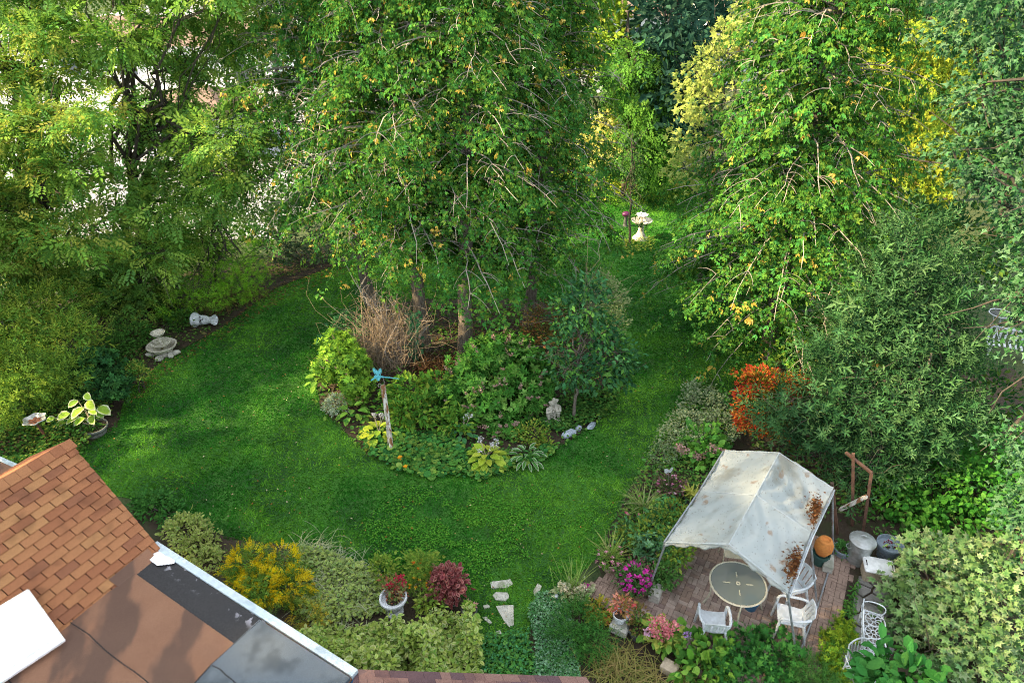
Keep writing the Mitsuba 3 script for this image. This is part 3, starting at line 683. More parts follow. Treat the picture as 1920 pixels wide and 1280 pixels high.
def plastic_chair(label, loc, rz, group='white plastic armchairs on the patio'):
    t = thing('plastic_armchair', label, 'chair', group)
    X = lambda m: xf(m, loc, rz)
    # seat: a curved shell; the chair faces -y in its own frame
    n = 12; V = []
    for j in range(n + 1):
        for i in range(n + 1):
            x = -.24 + .48 * i / n; y = -.25 + .47 * j / n; k = 1 - .10 * (j / n)
            V.append([x * k, y, .42 - .025 * math.cos(x * 5) * 0 + .04 * (x / .24) ** 2 - .03 * (j / n) - .02 * max(0, .2 - j / n) * 5])
    F = [[j * (n + 1) + i, j * (n + 1) + i + 1, (j + 1) * (n + 1) + i + 1, (j + 1) * (n + 1) + i] for j in range(n) for i in range(n)]
    V = np.array(V)
    def thick(V, F, d):
        V = np.asarray(V); F = np.asarray(F); N = len(V)
        F3 = np.vstack([F[:, [0, 1, 2]], F[:, [0, 2, 3]]])
        E = {}
        for f in F:
            for a, b in zip(f, np.roll(f, -1)):
                E[(a, b)] = 1
        side = [[a, b, b + N, a + N] for (a, b) in E if (b, a) not in E]
        side = np.array(side)
        return np.vstack([V, V + d]), np.vstack([F3, F3[:, ::-1] + N, side[:, [0, 2, 1]], side[:, [0, 3, 2]]])
    part(t, 'seat', X(thick(V, F, [0, 0, -.02])), 'plastic_mat', smooth=40)
    V = []
    for j in range(n + 1):
        for i in range(n + 1):
            u = -1 + 2 * i / n; h = j / n
            V.append([u * (.21 + .02 * h), .20 + .14 * h - .05 * (1 - u * u) * -1 * .6 + .0, .40 + .43 * h - .05 * u * u * h])
    V = np.array(V)
    Fb = [f for q, f in enumerate(F) if not (2 <= q // n <= 9 and (q % n) in (2, 5, 8))]
    part(t, 'backrest', X(thick(V, Fb, [0, .018, 0])), 'plastic_mat', smooth=40)
    for s in (-1, 1):
        part(t, 'armrest', X(tube(spline([(s * .22, .30, .68), (s * .275, .16, .655), (s * .29, -.05, .64), (s * .275, -.22, .62), (s * .265, -.255, .55)], 14) , [.028] * 14, 8)), 'plastic_mat', smooth=50)
        part(t, 'leg', X(tube([(s * .265, -.25, .58), (s * .262, -.25, .40), (s * .28, -.28, .0)], [.026, .03, .022], 8)), 'plastic_mat', smooth=50)
        part(t, 'leg', X(tube([(s * .20, .22, .43), (s * .24, .27, .2), (s * .26, .31, .0)], [.032, .028, .022], 8)), 'plastic_mat', smooth=50)
    return t
plastic_chair('white plastic armchair with its back to the camera, left of the table front leg', [*G(1331, 1192)[:2], .03], math.radians(180 - 8))
plastic_chair('white plastic armchair seen from the side beside the front right canopy leg', [*G(1474, 1182)[:2], .03], math.radians(-105))
plastic_chair('white plastic armchair half hidden under the right eave of the canopy', [*(G(1476, 1128)[:2] + [.0, .05]), .03], math.radians(-75))
# a cream tube chair on the far side of the table, mostly under the canopy
t = thing('tube_chair', 'cream tubular metal chair behind the table, mostly hidden under the canopy', 'chair')
tc = np.array([*G(1372, 1058)[:2], .03]); X = lambda m: xf(m, tc, math.radians(-8))
for s in (-1, 1):
    part(t, 'leg', X(tube(spline([(s * .26, -.28, 0), (s * .27, -.24, .35), (s * .28, -.20, .60), (s * .28, .05, .64), (s * .26, .24, .66)], 14), .014, 8)), 'cream_metal_mat', smooth=50)
    part(t, 'leg', X(tube(spline([(s * .26, .30, 0), (s * .25, .22, .40), (s * .23, .30, .9)], 10), .014, 8)), 'cream_metal_mat', smooth=50)
part(t, 'seat', X(box(.48, .46, .03, (0, 0, .42), .012)), 'cream_metal_mat')
part(t, 'backrest', X(box(.44, .02, .40, (0, .27, .70), .008, rx=-.15)), 'cream_metal_mat')

# white wrought iron bench and chair at the lower right
def ring(c, r, w=.008, n=20, axis='z'):
    a = np.linspace(0, 2 * np.pi, n + 1)
    P = np.stack([np.cos(a) * r, np.sin(a) * r, a * 0], 1) if axis == 'z' else np.stack([np.cos(a) * r, a * 0, np.sin(a) * r], 1)
    return tube(P + np.asarray(c), w, 5, False)
def iron_bench(loc, rz):
    t = thing('iron_bench', 'white cast iron bench with a lacy openwork seat beside the variegated maple', 'bench')
    X = lambda m: xf(m, loc, rz)
    seat = []
    for k in range(3):
        c = (-.30 + .30 * k, 0, .42)
        seat += [ring(c, .145, .010), ring(c, .045, .009, 12)]
        for q in range(9):
            a = q * 2 * np.pi / 9
            seat.append(tube([np.array(c) + [math.cos(a) * .04, math.sin(a) * .04, 0], np.array(c) + [math.cos(a + .15) * .10, math.sin(a + .15) * .10, .004], np.array(c) + [math.cos(a) * .145, math.sin(a) * .145, 0]], .0085, 5))
        for s in (-1, 1):
            seat += [ring((c[0] + .15, s * .13, .42), .05, .008, 12)]
    rim = spline([(-.46, -.12, .42), (-.30, -.21, .42), (0, -.17, .42), (.30, -.21, .42), (.46, -.12, .42), (.48, .0, .42), (.46, .16, .42), (.0, .17, .42), (-.46, .16, .42), (-.48, 0, .42), (-.46, -.12, .42)], 50)
    part(t, 'seat', X(cat(*seat, tube(rim, .014, 6))), 'white_paint_mat', smooth=50)
    bk = [tube(spline([(-.48, .20, .45), (-.42, .25, .75), (-.15, .28, .82), (0, .29, .90), (.15, .28, .82), (.42, .25, .75), (.48, .20, .45)], 30), .013, 6)]
    for k in range(5):
        bk += [ring((-.36 + .18 * k, .24, .62), .085, .008, 16, 'y'), tube([(-.36 + .18 * k, .20, .45), (-.33 + .18 * k, .24, .62), (-.36 + .18 * k, .26, .78)], .008, 5)]
    part(t, 'backrest', X(cat(*bk)), 'white_paint_mat', smooth=50)
    for sx in (-1, 1):
        for sy in (-1, 1):
            part(t, 'leg', X(tube(spline([(sx * .40, sy * .15, .42), (sx * .46, sy * .20, .28), (sx * .42, sy * .20, .14), (sx * .52, sy * .26, 0)], 12), [.02] * 6 + [.015] * 6, 6)), 'white_paint_mat', smooth=50)
        part(t, 'armrest', X(tube(spline([(sx * .46, .22, .66), (sx * .52, .02, .66), (sx * .50, -.16, .62), (sx * .46, -.14, .43)], 14), .012, 6)), 'white_paint_mat', smooth=50)
iron_bench([*G(1626, 1212)[:2], .03], math.radians(66))
t = thing('iron_chair', 'white metal garden chair at the bottom edge, below the openwork bench', 'chair')
ic = np.array([*G(1606, 1290)[:2], .02]); X = lambda m: xf(m, ic, math.radians(14))
for s in (-1, 1):
    part(t, 'armrest', X(tube(spline([(s * .26, -.20, 0), (s * .28, -.18, .40), (s * .29, -.10, .62), (s * .28, .10, .66), (s * .25, .26, .70)], 16), .016, 6)), 'white_paint_mat', smooth=50)
    part(t, 'leg', X(tube(spline([(s * .24, .28, 0), (s * .22, .22, .4), (s * .21, .30, .92)], 10), .015, 6)), 'white_paint_mat', smooth=50)
part(t, 'backrest', X(cat(tube(spline([(-.21, .30, .92), (-.1, .32, .99), (.1, .32, .99), (.21, .30, .92)], 12), .015, 6), *[tube([(x, .24, .46), (x, .31, .95)], .008, 5) for x in (-.14, -.07, 0, .07, .14)])), 'white_paint_mat', smooth=50)
part(t, 'seat', X(cat(*[box(.44, .035, .014, (0, -.18 + .055 * k, .42), .004) for k in range(8)])), 'white_paint_mat')

# ------------------------------------------------------------------ things standing round the patio
def bin_(px, py):
    t = thing('trash_can', 'dented galvanised trash can with its lid on behind the canopy', 'trash can'); c = G(px, py)
    rib = [(0, 0), (.20, 0), (.21, .02)] + [(.205 + .045 * z / .62 + (.006 if i % 2 else 0), z) for i, z in enumerate(np.linspace(.04, .60, 9))] + [(.262, .62), (.25, .63), (.0, .63)]
    part(t, 'body', lathe(rib, 36, c, .012, 18), 'galv_mat', smooth=40)
    part(t, 'lid', lathe([(.275, .60), (.28, .64), (.265, .655), (.20, .68), (.19, .69), (.10, .71), (0, .715)], 36, c), 'galv_mat', smooth=40)
    part(t, 'handle', tube(spline([c + [-.07, .03, .70], c + [-.06, .03, .75], c + [.06, -.02, .75], c + [.07, -.02, .70]], 10), .014, 6), 'galv_mat', smooth=50)
    for s in (-1, 1):
        part(t, 'side_handle', tube(spline([c + [s * .24, -.06, .48], c + [s * .29, -.05, .44], c + [s * .29, .05, .44], c + [s * .24, .06, .48]], 8), .009, 6), 'galv_mat')
bin_(1604, 1050)
def pot_profile(rb, rt, h, lip=.02, wall=.02):
    return [(0, 0), (rb, 0), (rb + (rt - rb) * .5, h * .5), (rt, h - .05), (rt + lip, h - .045), (rt + lip, h), (rt - wall + lip, h), (rt - wall, h * .8), (0, h * .8)]
def potshape(t, c, rb, rt, h, mat, soil=True, seg=30, lip=.02, label=None):
    part(t, 'pot', lathe(pot_profile(rb, rt, h, lip), seg, c), mat, smooth=40, label=label)
    if soil:
        part(t, 'soil', lathe([(0, h * .87), (rt * .6, h * .88), (rt - .01, h * .86)], 20, c), 'soil_mat')
t = thing('planter_tub', 'blue grey round tub with red flowers inside, right of the trash can', 'planter'); c = G(1660, 1043)
part(t, 'pot', lathe(pot_profile(.18, .26, .42, .02), 32, c), 'slate_pot_mat', smooth=40)
part(t, 'soil', lathe([(0, .30), (.24, .29)], 20, c), 'soil_mat')
leafy(t, 'blooming_foliage', crown([[*(c + [0.03, .02, .33]), .14, .12, .05]], 14, 6, .03, tm_round(6), .035, .035, [(.25, .02, .04), (.05, .10, .02)], seed=77), 'petal')
t = thing('storage_box', 'white plastic storage box with a lid beside the variegated maple', 'box'); c = G(1640, 1082)
yb = math.radians(-16)
part(t, 'body', xf(box(.56, .40, .33, (0, 0, .165), .03), c, yb), 'tan_pot_mat')
part(t, 'lid', xf(cat(box(.62, .46, .06, (0, 0, .355), .02), box(.56, .40, .012, (0, 0, .388), .005)), c, yb), 'white_lid_mat')
for s in (-1, 1):
    part(t, 'handle_slot', xf(box(.022, .15, .012, (s * .255, 0, .396), .004), c, yb), 'black_mat')
def block(label, px, py, sx=.40, sy=.20, sz=.19, rz=0., mat='concrete_mat', n=1):
    t = thing('concrete_block', label, 'block'); c = G(px, py); c[2] = .03
    if n == 1:
        part(t, 'body', xf(box(sx, sy, sz, (0, 0, sz / 2), .01), c, rz), mat)
    for k in range(n if n > 1 else 0):
        part(t, 'slab', xf(box(sx, sy, sz / n - .006, (RG(k).normal(0, .006), 0, sz / n * (k + .5)), .008, rz=RG(k + 3).normal(0, .03)), c, rz), mat)
block('stack of grey concrete slabs at the foot of the front left canopy leg', 1228, 1120, .34, .22, .24, math.radians(62), n=3)
block('pale concrete block by the orange pot behind the canopy', 1550, 1063, .40, .20, .20, math.radians(66))
block('square concrete slab that carries the white mug pot', 1162, 1180, .36, .34, .18, math.radians(-30))
block('brown grey block among the grasses at the bottom, left of the green hydrangea', 1254, 1258, .30, .24, .16, math.radians(-35), 'tan_pot_mat')
t = thing('orange_urn', 'orange clay pot on a green pot beside the canopy eave', 'pot'); c = G(1534, 1056)
part(t, 'stand', lathe(pot_profile(.13, .17, .34), 24, c), 'green_pot_mat', smooth=40)
part(t, 'body', lathe([(0, .34), (.12, .34), (.19, .48), (.19, .62), (.14, .74), (.10, .76), (.08, .72), (0, .72)], 26, c), 'orange_pot_mat', smooth=40)
t = thing('plant_pot', 'dark pot of low green leaves left of the trash can', 'potted plant'); c = G(1577, 1040)
potshape(t, c, .13, .18, .22, 'slate_pot_mat')
leafy(t, 'foliage', crown([[*(c + [0, 0, .2]), .16, .16, .08]], 40, 8, .05, D, .06, .035, [(.03, .10, .02), (.05, .14, .03)], seed=78))
# a leaning wooden garden frame behind the canopy
t = thing('garden_arbour', 'rusty brown timber arbour standing in the willow behind the trash can', 'arbour')
ga, gb, gc = G(1570, 1000), G(1598, 985), G(1618, 1000)
tops = [Yp(1560, 905, ga[1] + .0), Yp(1586, 848, gb[1] + .1), Yp(1634, 886, gc[1] + .1)]
for a, b in ((ga, tops[0]), (gb, Yp(1600, 850, gb[1])), (gc, tops[2])):
    part(t, 'post', tube([a, (a + b) / 2, b], .045, 4), 'brown_wood_mat')
part(t, 'beam', tube([tops[1], tops[2]], .04, 4), 'brown_wood_mat')
part(t, 'brace', tube([Yp(1575, 955, gb[1]), Yp(1625, 930, gc[1])], .05, 4), 'weathered_wood_mat')

# ------------------------------------------------------------------ garden ornaments
def stones(spec, mat, group=None, name='stepping_stone', cat_='stone'):
    for i, (lab, pts) in enumerate(spec):
        k = thing(name, lab, cat_, group)
        put(k, stone_slab('', '', px_poly(pts), .0, .035, ''), mat)
stones([('back slab of the stepping stone path, an upright sided strip near the coleus pot', [(919, 1092), (957, 1087), (962, 1096), (950, 1103), (921, 1104)]),
        ('oval stepping stone, second from the lawn end of the path', [(923, 1117), (930, 1111), (952, 1112), (955, 1120), (948, 1127), (930, 1126)]),
        ('largest stepping stone, triangular, pointing to the bottom of the picture', [(929, 1137), (963, 1135), (964, 1172), (955, 1177), (945, 1165)]),
        ('tiny stepping stone left of the triangular one', [(905, 1136), (915, 1134), (920, 1139), (908, 1142)]),
        ('small slanted stepping stone on the left below the tiny one', [(903, 1158), (912, 1157), (924, 1169), (917, 1170)]),
        ('smallest stepping stone, nearest the front roof', [(928, 1186), (938, 1182), (941, 1189), (931, 1193)]),
        ('lone grey stepping stone to the right, near the cream flowers', [(1000, 1108), (1008, 1094), (1016, 1100), (1010, 1114), (1001, 1118)])], 'flag_mat', 'stepping stones in the lawn')
for i, (lab, px, py, s) in enumerate([('large pale blue edging stone below the little dark leaved tree', 1066, 818, (.26, .13, .12)), ('pale blue edging stone, right neighbour of the largest one', 1084, 806, (.13, .09, .09)),
                                      ('long blue white edging stone at the right end of the bed', 1108, 802, (.20, .09, .10)), ('small blue grey edging stone farthest right', 1123, 786, (.09, .07, .07)),
                                      ('grey jagged edging stone beside the variegated hosta', 1022, 846, (.14, .09, .12))]):
    k = thing('edging_stone', lab, 'stone', 'edging stones of the island bed')
    put(k, xf(drop(stone_mesh(40 + i, *s)), G(px, py), .5 + .2 * i), 'blue_stone_mat')
# tiered fountain on the left
def bowl(r, h, th=.03, foot=.4): return [(0, 0), (r * foot, 0), (r * .72, h * .35), (r * .95, h * .78), (r, h), (r * 1.03, h * 1.02), (r * 1.0, h * 1.08), (r - th, h * 1.02), (r * .7, h * .5), (0, h * .32)]
F_ = thing('garden_fountain', 'cream cast stone tiered fountain with three bowls at the lawn edge', 'fountain'); c = G(308, 664)
part(F_, 'base', lathe([(0, 0), (.26, 0), (.28, .08), (.22, .14), (0, .14)], 24, c), 'cast_stone_mat', smooth=40)
part(F_, 'bowl', lathe([(p, q + .12) for p, q in bowl(.46, .24)], 40, c, .02, 20), 'cast_stone_mat', smooth=40, label='wide fluted lower bowl')
part(F_, 'bowl', lathe([(p, q + .32) for p, q in bowl(.31, .16)], 36, c, .02, 18), 'cast_stone_mat', smooth=40)
part(F_, 'stem', lathe([(.10, .36), (.05, .45), (.06, .55), (.045, .66), (.09, .72), (0, .72)], 18, c), 'cast_stone_mat', smooth=40)
part(F_, 'bowl', lathe([(p, q + .70) for p, q in bowl(.22, .14)], 32, c, .03, 14), 'cast_stone_mat', smooth=40, label='small top bowl')
for i, (dx, dy, lab) in enumerate([(-.34, -.22, 'left'), (0.02, -.40, 'front'), (.30, -.20, 'right'), (.46, -.06, 'far right')]):
    k = thing('flat_rock', f'{lab} one of the flat grey rocks under the left tiered fountain', 'rock', 'rocks under the fountain')
    put(k, xf(drop(stone_mesh(60 + i, .17, .12, .10)), c + [dx, dy, 0], i), 'flag_mat')
# fallen pedestal urn
t = thing('fallen_pedestal', 'white pedestal with black leaf marks lying on its side on the grass', 'pedestal'); c = G(388, 614)
prof = [(0, 0), (.26, 0), (.27, .04), (.20, .12), (.17, .30), (.16, .46), (.11, .60), (.13, .70), (.19, .82), (.18, .83), (0, .70)]
m = xf(lathe(prof, 30), (0, 0, 0), 0, 0, math.radians(84))
m = xf(m, c + [-.42, .10, .26], math.radians(-12))
part(t, 'body', m, 'white_paint_mat', smooth=40)
r = RG(31); sm = []
for k in range(34):
    th = r.uniform(0, 6.28); z = r.uniform(.28, .56); rr = .175 - (.05 if z > .5 else 0) + .004
    e = []
    for (du, dv) in ((-.06, 0), (0, .034), (.06, 0), (0, -.034)):
        a_ = math.radians(r.uniform(0, 180)); x = du * math.cos(a_) - dv * math.sin(a_); y = du * math.sin(a_) + dv * math.cos(a_)
        e.append([rr * math.cos(th + x / rr), rr * math.sin(th + x / rr), z + y])
    sm.append((np.array(e), np.array([[0, 1, 2], [0, 2, 3]])))
# the marks face the camera: the lying pedestal's local frame turned like its body
mk = xf(xf(cat(*sm), (0, 0, 0), math.radians(-150)), (0, 0, 0), 0, 0, math.radians(84))
part(t, 'leaf_mark', xf(mk, c + [-.42, .10, .26], math.radians(-12)), 'black_mat')
# stone bird bath far back
t = thing('stone_bird_bath', 'pale stone bird bath with a scalloped shell dish in the far back lawn', 'bird bath'); c = G(1200, 448)
part(t, 'base', lathe([(0, 0), (.36, 0), (.34, .08), (.24, .16), (.14, .34), (.12, .55), (.17, .72), (.0, .74)], 24, c), 'cast_stone_mat', smooth=40)
part(t, 'bowl', lathe([(p, q + .70) for p, q in bowl(.46, .20, foot=.3)], 36, c, .02, 12), 'cast_stone_mat', smooth=40)
part(t, 'stem', lathe([(.08, .78), (.05, .95), (.10, 1.05), (0, 1.05)], 14, c + [0, .1, 0]), 'cast_stone_mat', smooth=40)
part(t, 'shell_dish', lathe([(0, 1.02), (.16, 1.06), (.28, 1.14), (.27, 1.15), (.14, 1.08), (0, 1.05)], 30, c + [0, .1, 0], .08, 8), 'white_paint_mat', smooth=40)
t = thing('gazing_ball', 'dark magenta glass ball on a low stand left of the far bird bath', 'garden ball'); c = G(1172, 424)
part(t, 'stand', lathe([(0, 0), (.14, 0), (.09, .1), (.08, .45), (.14, .52), (0, .52)], 16, c), 'dark_pot_mat')
part(t, 'ball', xf(ballmesh(.15, 3, squash=(1.3, 1, .85)), c + [0, 0, .60]), 'magenta_glass_mat', smooth=True)
# rusty bird bath shaped like an open flower
t = thing('flower_bird_bath', 'rusty flower shaped bird bath on a brown stem near the roof ridge', 'bird bath'); c = G(92, 838)
hd = c + [-.10, .05, .80]
part(t, 'stem', tube(spline([c, c + [.0, .02, .4], hd], 8), .035, 8), 'rust_mat', smooth=50)
part(t, 'dish', lathe([(0, 0), (.10, .02), (.22, .06), (.28, .12), (.27, .13), (.20, .09), (.09, .05), (0, .04)], 36, hd, .10, 6), 'galv_mat', smooth=40)
for k in range(6):
    a = k * np.pi / 3
    part(t, 'petal', xf(drop(ballmesh(1, 1, squash=(.09, .05, .015))), hd + [math.cos(a) * .1, math.sin(a) * .1, .055], a), 'rust_mat', smooth=True)
# weathered post and the dragonfly above it
t = thing('wooden_post', 'leaning weathered white post with peeling paint in front of the island bed', 'post'); c = G(736, 852)
tp = Yp(718, 722, c[1] + .55)
n = 9; P = np.linspace(c + [0, 0, -.05], tp, n); rr = np.array([.02, .055, .06, .062, .058, .066, .062, .07, .066])
part(t, 'shaft', tube(P, rr, 7), 'weathered_wood_mat')
for k in range(3):
    a = P[3 + 2 * k] + [.05, -.03, 0]
    part(t, 'splinter', tube([a + [-.11 + .05 * k, -.03, -.5], a + [-.10 + .05 * k, -.035, -.1], a + [-.1 + .05 * k, -.03, .18]], [.008, .02, .012], 5), 'weathered_wood_mat')
part(t, 'hook', tube(spline([tp + [-.04, 0, -.02], tp + [-.10, 0, .05], tp + [-.13, 0, -.02], tp + [-.10, 0, -.06]], 10), .008, 5), 'twig_mat')
t = thing('dragonfly_ornament', 'turquoise metal dragonfly on a thin wire above the weathered post', 'garden ornament')
q = tp + [-.05, .05, .22]
part(t, 'wire', tube(spline([tp + [.02, .02, -.02], tp + [.03, .04, .12], q + [.05, 0, -.01]], 8), .006, 5), 'twig_mat')
part(t, 'body', tube([q + [-.16, 0, .02], q + [-.05, 0, .015], q + [.12, 0, 0], q + [.48, 0, -.05]], [.03, .035, .018, .010], 8), 'turquoise_mat', smooth=50)
for k, (a, l) in enumerate(((70, .24), (115, .26), (-70, .22), (-120, .24))):
    a = math.radians(a)
    o_ = q + [-.05, 0, .03]; e = o_ + [math.cos(a) * l - .05, math.sin(a) * l * .8, .12 if k < 2 else -.03]
    w = [tube(spline([o_, (o_ + e) / 2 + [.05, 0, .03], e, (o_ + e) / 2 + [-.05, 0, .0], o_ + [-.03, 0, 0]], 16), .009, 5)]
    part(t, 'wing', cat(*w, hull([o_, (o_ + e) / 2 + [.045, 0, .03], e, (o_ + e) / 2 + [-.045, 0, 0], (o_ + e) / 2 + [0, 0, .022]])), 'turquoise_mat', smooth=50)
pmat('old_stone_mat', speckle((.33, .31, .26), (.46, .44, .37), 30, (.15, .15, .11), 9), .9)
# statue of two children
def figure(j, bones, tris=.02):
    ms = []
    for a, b in bones:
        (pa, ra), (pb, rb) = j[a], j[b]
        s = [m3.Manifold.sphere(ra, 14).translate(list(map(float, pa))), m3.Manifold.sphere(rb, 14).translate(list(map(float, pb)))]
        ms.append(m3.Manifold.batch_hull(s))
    m = m3.Manifold.batch_boolean(ms, m3.OpType.Add).refine_to_length(tris)
    q = m.to_mesh(); tm = trimesh.Trimesh(np.array(q.vert_properties[:, :3]), np.array(q.tri_verts), process=True)
    trimesh.smoothing.filter_taubin(tm, iterations=10)
    return np.array(tm.vertices), np.array(tm.faces)
def child(lean, arm_in, sgn):
    j = {'hip': ((0, 0, .30), .085), 'belly': ((0, -.015, .40), .095), 'chest': ((lean * .04, 0, .50), .085), 'neck': ((lean * .06, 0, .58), .04), 'head': ((lean * .08, -.01, .685), .088), 'brow': ((lean * .08, -.03, .72), .07), 'nose': ((lean * .08, -.105, .68), .014), 'chin': ((lean * .08, -.05, .635), .05),
         'hairl': ((lean * .08 - .06, .02, .73), .05), 'hairr': ((lean * .08 + .06, .02, .73), .05),
         'shl': ((-.10, 0, .53), .042), 'shr': ((.10, 0, .53), .042), 'ell': ((-.15, -.05, .42), .034), 'elr': ((.15, -.05, .42), .034), 'hal': ((-.04, -.13, .44 + arm_in), .03), 'har': ((.05, -.13, .41 + arm_in), .03),
         'til': ((-.06, -.01, .28), .07), 'tir': ((.06, -.01, .28), .07), 'knl': ((-.065, -.06, .16), .05), 'knr': ((.065, -.03, .16), .05), 'anl': ((-.06, 0, .05), .034), 'anr': ((.07, .0, .05), .034), 'tol': ((-.065, -.09, .03), .028), 'tor': ((.08, -.09, .03), .028)}
    b = [('hip', 'belly'), ('belly', 'chest'), ('chest', 'neck'), ('neck', 'head'), ('head', 'brow'), ('head', 'chin'), ('head', 'nose'), ('head', 'hairl'), ('head', 'hairr'), ('chest', 'shl'), ('chest', 'shr'), ('shl', 'ell'), ('shr', 'elr'), ('ell', 'hal'), ('elr', 'har'), ('hip', 'til'), ('hip', 'tir'),
         ('til', 'knl'), ('tir', 'knr'), ('knl', 'anl'), ('knr', 'anr'), ('anl', 'tol'), ('anr', 'tor')]
    return figure(j, b)
t = thing('cherub_statue', 'weathered grey stone statue of two small children holding each other', 'statue'); c = G(1037, 792)
part(t, 'base', xf(drop(stone_mesh(71, .28, .20, .08)), c, .2), 'cast_stone_mat')
part(t, 'figure', xf(child(1, .03, 1), c + [-.11, 0, .06], math.radians(35), s=.86), 'old_stone_mat', smooth=True, label='left child of the statue, a little lower')
part(t, 'figure', xf(child(-1, .0, 1), c + [.10, .03, .12], math.radians(-30), s=.86), 'old_stone_mat', smooth=True, label='right child of the statue, standing higher')
# white butterfly on a stake among the flowers on the right
t = thing('butterfly_ornament', 'white butterfly ornament on a stake above the pink white flowers', 'garden ornament'); c = G(1254, 925); q = Yp(1254, 884, c[1])
part(t, 'stake', tube([c, q], .006, 5), 'twig_mat')
for s in (-1, 1):
    part(t, 'wing', xf(hull([(0, 0, -.02), (0, 0, .05), (s * .06, .0, .12), (s * .12, .02, .10), (s * .11, .02, .0), (s * .06, .01, -.06), (s * .06, .015, .03)]), q, .3), 'white_paint_mat')
# neighbour's white furniture at the far right
t = thing('white_side_table', 'small round white metal table in the shade at the far right edge', 'table'); c = G(1862, 622)
part(t, 'top', cat(ring(c + [0, 0, .72], .34, .018, 28), lathe([(0, .705), (.32, .705), (.32, .712), (0, .712)], 28, c)), 'dark_pot_mat', smooth=40)
part(t, 'rim', ring(c + [0, 0, .73], .35, .02, 28), 'white_paint_mat', smooth=50)
for k in range(3):
    a = k * 2.1 + .4
    part(t, 'leg', tube(spline([c + [math.cos(a) * .3, math.sin(a) * .3, .7], c + [math.cos(a) * .12, math.sin(a) * .12, .4], c + [math.cos(a) * .32, math.sin(a) * .32, 0]], 10), .017, 6), 'white_paint_mat')
t = thing('slatted_bench', 'curved white slatted bench below the round white table at the right edge', 'bench'); c = G(1884, 668)
for k in range(9):
    part(t, 'slat', xf(box(.07, .46, .025, (-.62 + .155 * k, -.10 * (k - 4) ** 2 * .06, .44 + .0 * k), .006), c, math.radians(-28)), 'white_paint_mat')
for k in range(9):
    part(t, 'back_slat', xf(box(.06, .025, .44, (-.62 + .155 * k, .26 - .10 * (k - 4) ** 2 * .06, .70), .006, rx=-.2), c, math.radians(-28)), 'white_paint_mat')
for sx in (-.5, .5):
    for sy in (-.18, .16):
        part(t, 'leg', xf(box(.05, .05, .42, (sx, sy, .21), .006), c, math.radians(-28)), 'white_paint_mat')
part(t, 'rail', xf(box(1.4, .04, .05, (0, .22, .88), .01), c, math.radians(-28)), 'white_paint_mat')
t = thing('red_bird_feeder', 'small red ornament with a dark base hanging in the willow', 'bird feeder'); q = Yp(1735, 690, 14.2)
part(t, 'roof', hull([q + d for d in ([-.16, -.10, .02], [.16, -.10, .06], [-.16, .10, .02], [.16, .10, .06], [-.10, 0, .12], [.14, 0, .16])]), 'red_paint_mat')
part(t, 'body', box(.18, .14, .14, q + [0, 0, -.06], .02), 'black_mat')
part(t, 'hanger', tube([q + [0, 0, .13], q + [.02, .02, .55]], .005, 4), 'black_mat')
# ------------------------------------------------------------------ trees
FANS = [tm_fan(2, .24, 1), tm_fan(2, .40, 2), tm_fan(2, .34, 3)]
FROND = [tm_frond(4, .38, .17, .35, 1), tm_frond(4, .36, .16, .55, 2)]
WHORL = [tm_whorl(6, .7, .30, .3, 0, 1), tm_whorl(5, .75, .34, .5, .2, 2)]
WHORL_R = [tm_whorl(5, .7, .48, .3, .1, 3), tm_whorl(6, .65, .45, .4, .2, 4)]
TWIG = [tm_twig(10, .30, .07, 1), tm_twig(12, .26, .06, 2)]
TWIGW = [tm_twig(12, .27, .062, 11), tm_twig(11, .30, .066, 12)]
NEEDLE = [tm_twig(11, .42, .06, 5)]
TWIGS = [tm_twig(7, .36, .10, 6)]
MAPLE = tm_maple()
CEDAR = [(.022, .074, .012), (.032, .096, .015), (.015, .055, .012), (.048, .096, .015), (.020, .088, .020)]
GOLD = [(.26, .17, .035), (.22, .16, .03), (.30, .20, .05), (.18, .15, .025)]

